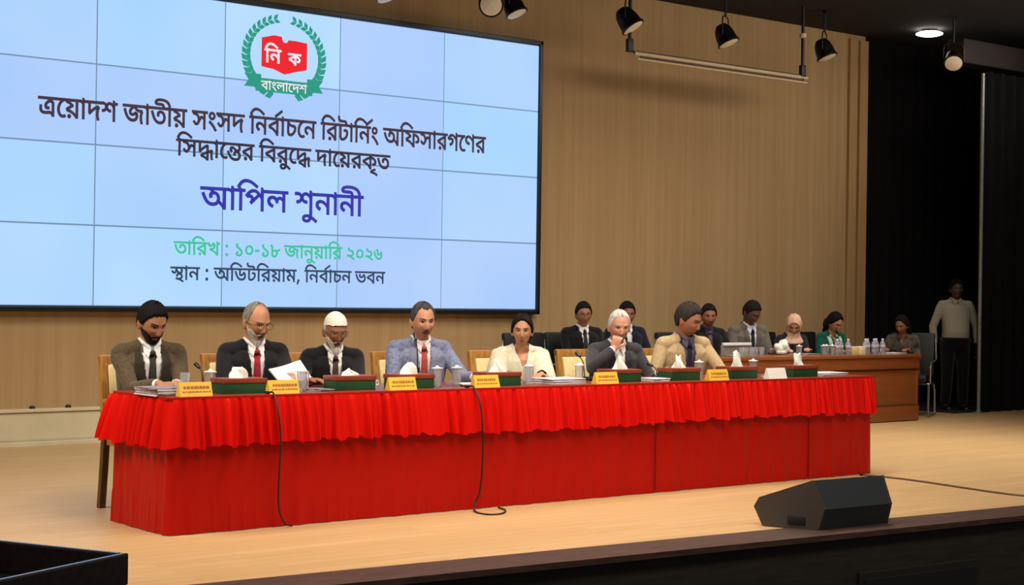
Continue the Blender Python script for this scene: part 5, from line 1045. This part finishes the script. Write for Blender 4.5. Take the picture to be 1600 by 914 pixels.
person(dict(x=4.13, y=TY, face=R(-18), lean=18, turn=10, nod=5, s=.98, skin='D19375', hair='short', hc='D6CEC6', front=.082, brow='B8A89C', moustache='C8BCB4', shirt='EDEAE6', jacket='3E3A3E', jacket2='343236', lapel='2C2A2E', vz=.10, vt=.065,
    ra=(-.10, -.33, .97), rap=(-.9, -.1, -.7), rad=(.25, -.15, .9), ran=(.4, .8, .1), rac=1.1, la=(.20, -.48, .80), lad=(-.2, -.8, 0),
    label='white-haired man in a dark grey jacket with one hand raised to his chin'))
person(dict(x=4.85, y=TY, face=R(-14), lean=14, turn=-32, nod=14, s=1.05, headlean=2, skin='B77B57', hair='full', hc='3A3230', brow='2A1E1A', shirt='5A5468', tie='2C2438', jacket='BFA57C', jacket2='AD936A', lapel='B39870', jsc=40, vz=.05, vt=.075, lanyard='3A3048',
    ra=(-.30, -.44, .80), la=(.26, -.52, .80), rad=(.4, -.7, 0), lad=(.2, -.8, 0),
    label='man in a beige jacket with grey dark hair, rightmost behind the red table'))
# by the wall and behind the desk ---------------------------------------------
person(dict(x=6.85, y=4.42, face=R(-20), lean=2, turn=8, nod=4, s=1.0, skin='9D6A4E', hair='full', hc='15110F', glasses='14100E', shirt='E2E0DE', tie='2A2A34', jacket='101013', lapel='0B0B0D', vt=.06, ra=(-.12, -.34, .62), la=(.10, -.36, .62),
    label='man in glasses and a black suit sitting by the wall behind the table'))
person(dict(x=7.46, y=4.42, face=R(-20), lean=2, turn=8, nod=6, s=1.01, skin='8C5B41', hair='full', hc='120E0C', shirt='D8D8DC', jacket='14162A', lapel='0E1020', vt=.05, lanyard='C9CCD4', ra=(-.10, -.34, .62), la=(.22, -.36, .60),
    label='man in a navy blazer partly hidden behind the white-haired man'))
person(dict(x=8.47, y=4.25, face=R(-20), lean=8, turn=12, nod=6, s=1.0, skin='99644A', hair='full', hc='1A110E', shirt='332848', tie='6A5258', jacket='141618', lapel='0E0F11', vt=.06, ra=(-.16, -.40, .79), la=(.20, -.42, .79),
    label='dark-haired man in a dark suit and purple shirt at the desk'))
person(dict(x=9.08, y=4.25, face=R(-16), lean=14, turn=-14, nod=28, s=1.08, skin='6A4A3D', hair='short', hc='1E1614', shirt='D9DCE2', tie='1E2232', jacket='6E685E', jacket2='5E594F', lapel='5A554C', vt=.07, ra=(-.14, -.42, .79), la=(.12, -.44, .79),
    label='man in a grey suit looking down at the desk, tallest in the back row'))
person(dict(x=9.78, y=4.24, face=R(-24), lean=22, turn=24, nod=26, s=.90, hs=1.1, female=True, style='tunic', skin='D39B7D', hair='none', brow='2A1A14', hijab='E6B89C', jacket='2A2630', jvar=.3, jsc=12, vt=.02, scarf='3A323C', ra=(-.20, -.44, .79), la=(.05, -.46, .80),
    label='woman in a pale pink headscarf bending over the desk'))
person(dict(x=10.44, y=4.24, face=R(-12), lean=18, turn=-10, nod=26, s=.93, hs=1.06, female=True, style='tunic', skin='C08C66', hair='long', hc='17100E', loose=True, bun=False, brow='2A1A14', jacket='0E5A48', jacket2='0A4A40', vt=.03, scarf='B9D0C0', ra=(-.16, -.42, .79), la=(.14, -.44, .79),
    label='woman in a green dress with a pale scarf sitting at the desk'))
person(dict(x=11.46, y=3.88, face=R(-62), lean=20, turn=14, nod=16, s=.90, hs=1.06, female=True, style='tunic', skin='9D6A4E', hair='long', hc='1C1010', loose=True, bun=False, brow='2A1A14', jacket='6A6058', jacket2='1A1A16', jsc=14, jvar=.6, vt=.02, ra=(-.14, -.46, .79), la=(.12, -.44, .79),
    label='woman in a dark patterned top writing at the right end of the desk'))
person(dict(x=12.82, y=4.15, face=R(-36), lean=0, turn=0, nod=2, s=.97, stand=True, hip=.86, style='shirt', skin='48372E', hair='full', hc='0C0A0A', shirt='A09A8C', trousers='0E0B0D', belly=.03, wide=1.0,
    ra=(-.27, -.02, .80), la=(.27, -.06, .80), rad=(0, -.1, -1), lad=(0, -.2, -1), ran=(1, 0, 0), lan=(-1, 0, 0), rap=(-.8, .6, 0), lap=(.8, .6, 0), rac=.35, lac=.35,
    label='man in a white shirt standing in the dark beside the black curtain'))
# sheets held up by the second man
sh = thing('held_papers', 'white sheets held up tilted in the hand of the white-bearded man with the red tie', 'papers', (.98, .40, .86), R(8))
mb = MB(); v = []; n = 12
for k in (0, 1):
    for j in range(n+1):
        for i in range(n+1):
            u, w_ = i/n, j/n; v.append((-.14+.28*u, -.10+.11*w_+.05*u+k*.004+.02*math.sin(PI*u), -.05+.10*w_*(.75+.25*u)+.022*u-.010*math.sin(PI*u)))
f = []; N1 = n+1; NN = N1*N1
for j in range(n):
    for i in range(n): a = j*N1+i; f.append([a, a+1, a+N1+1, a+N1]); f.append([NN+a, NN+a+N1, NN+a+N1+1, NN+a+1])
rg = [i for i in range(N1)]+[j*N1+n for j in range(1, N1)]+[n*N1+i for i in range(n-1, -1, -1)]+[j*N1 for j in range(n-1, 0, -1)]
for k in range(len(rg)): a, b = rg[k], rg[(k+1) % len(rg)]; f.append([a, NN+a, NN+b, b])
mb.add(v, f); mb.build('top_sheet', M_paper, sh)
mb = MB(); mb.add([(a, b+.006, c-.003) for a, b, c in v], f); mb.build('lower_sheet', mat('grey_paper', 'D8D2D8', .8), sh)
# napkin held by the woman in the headscarf
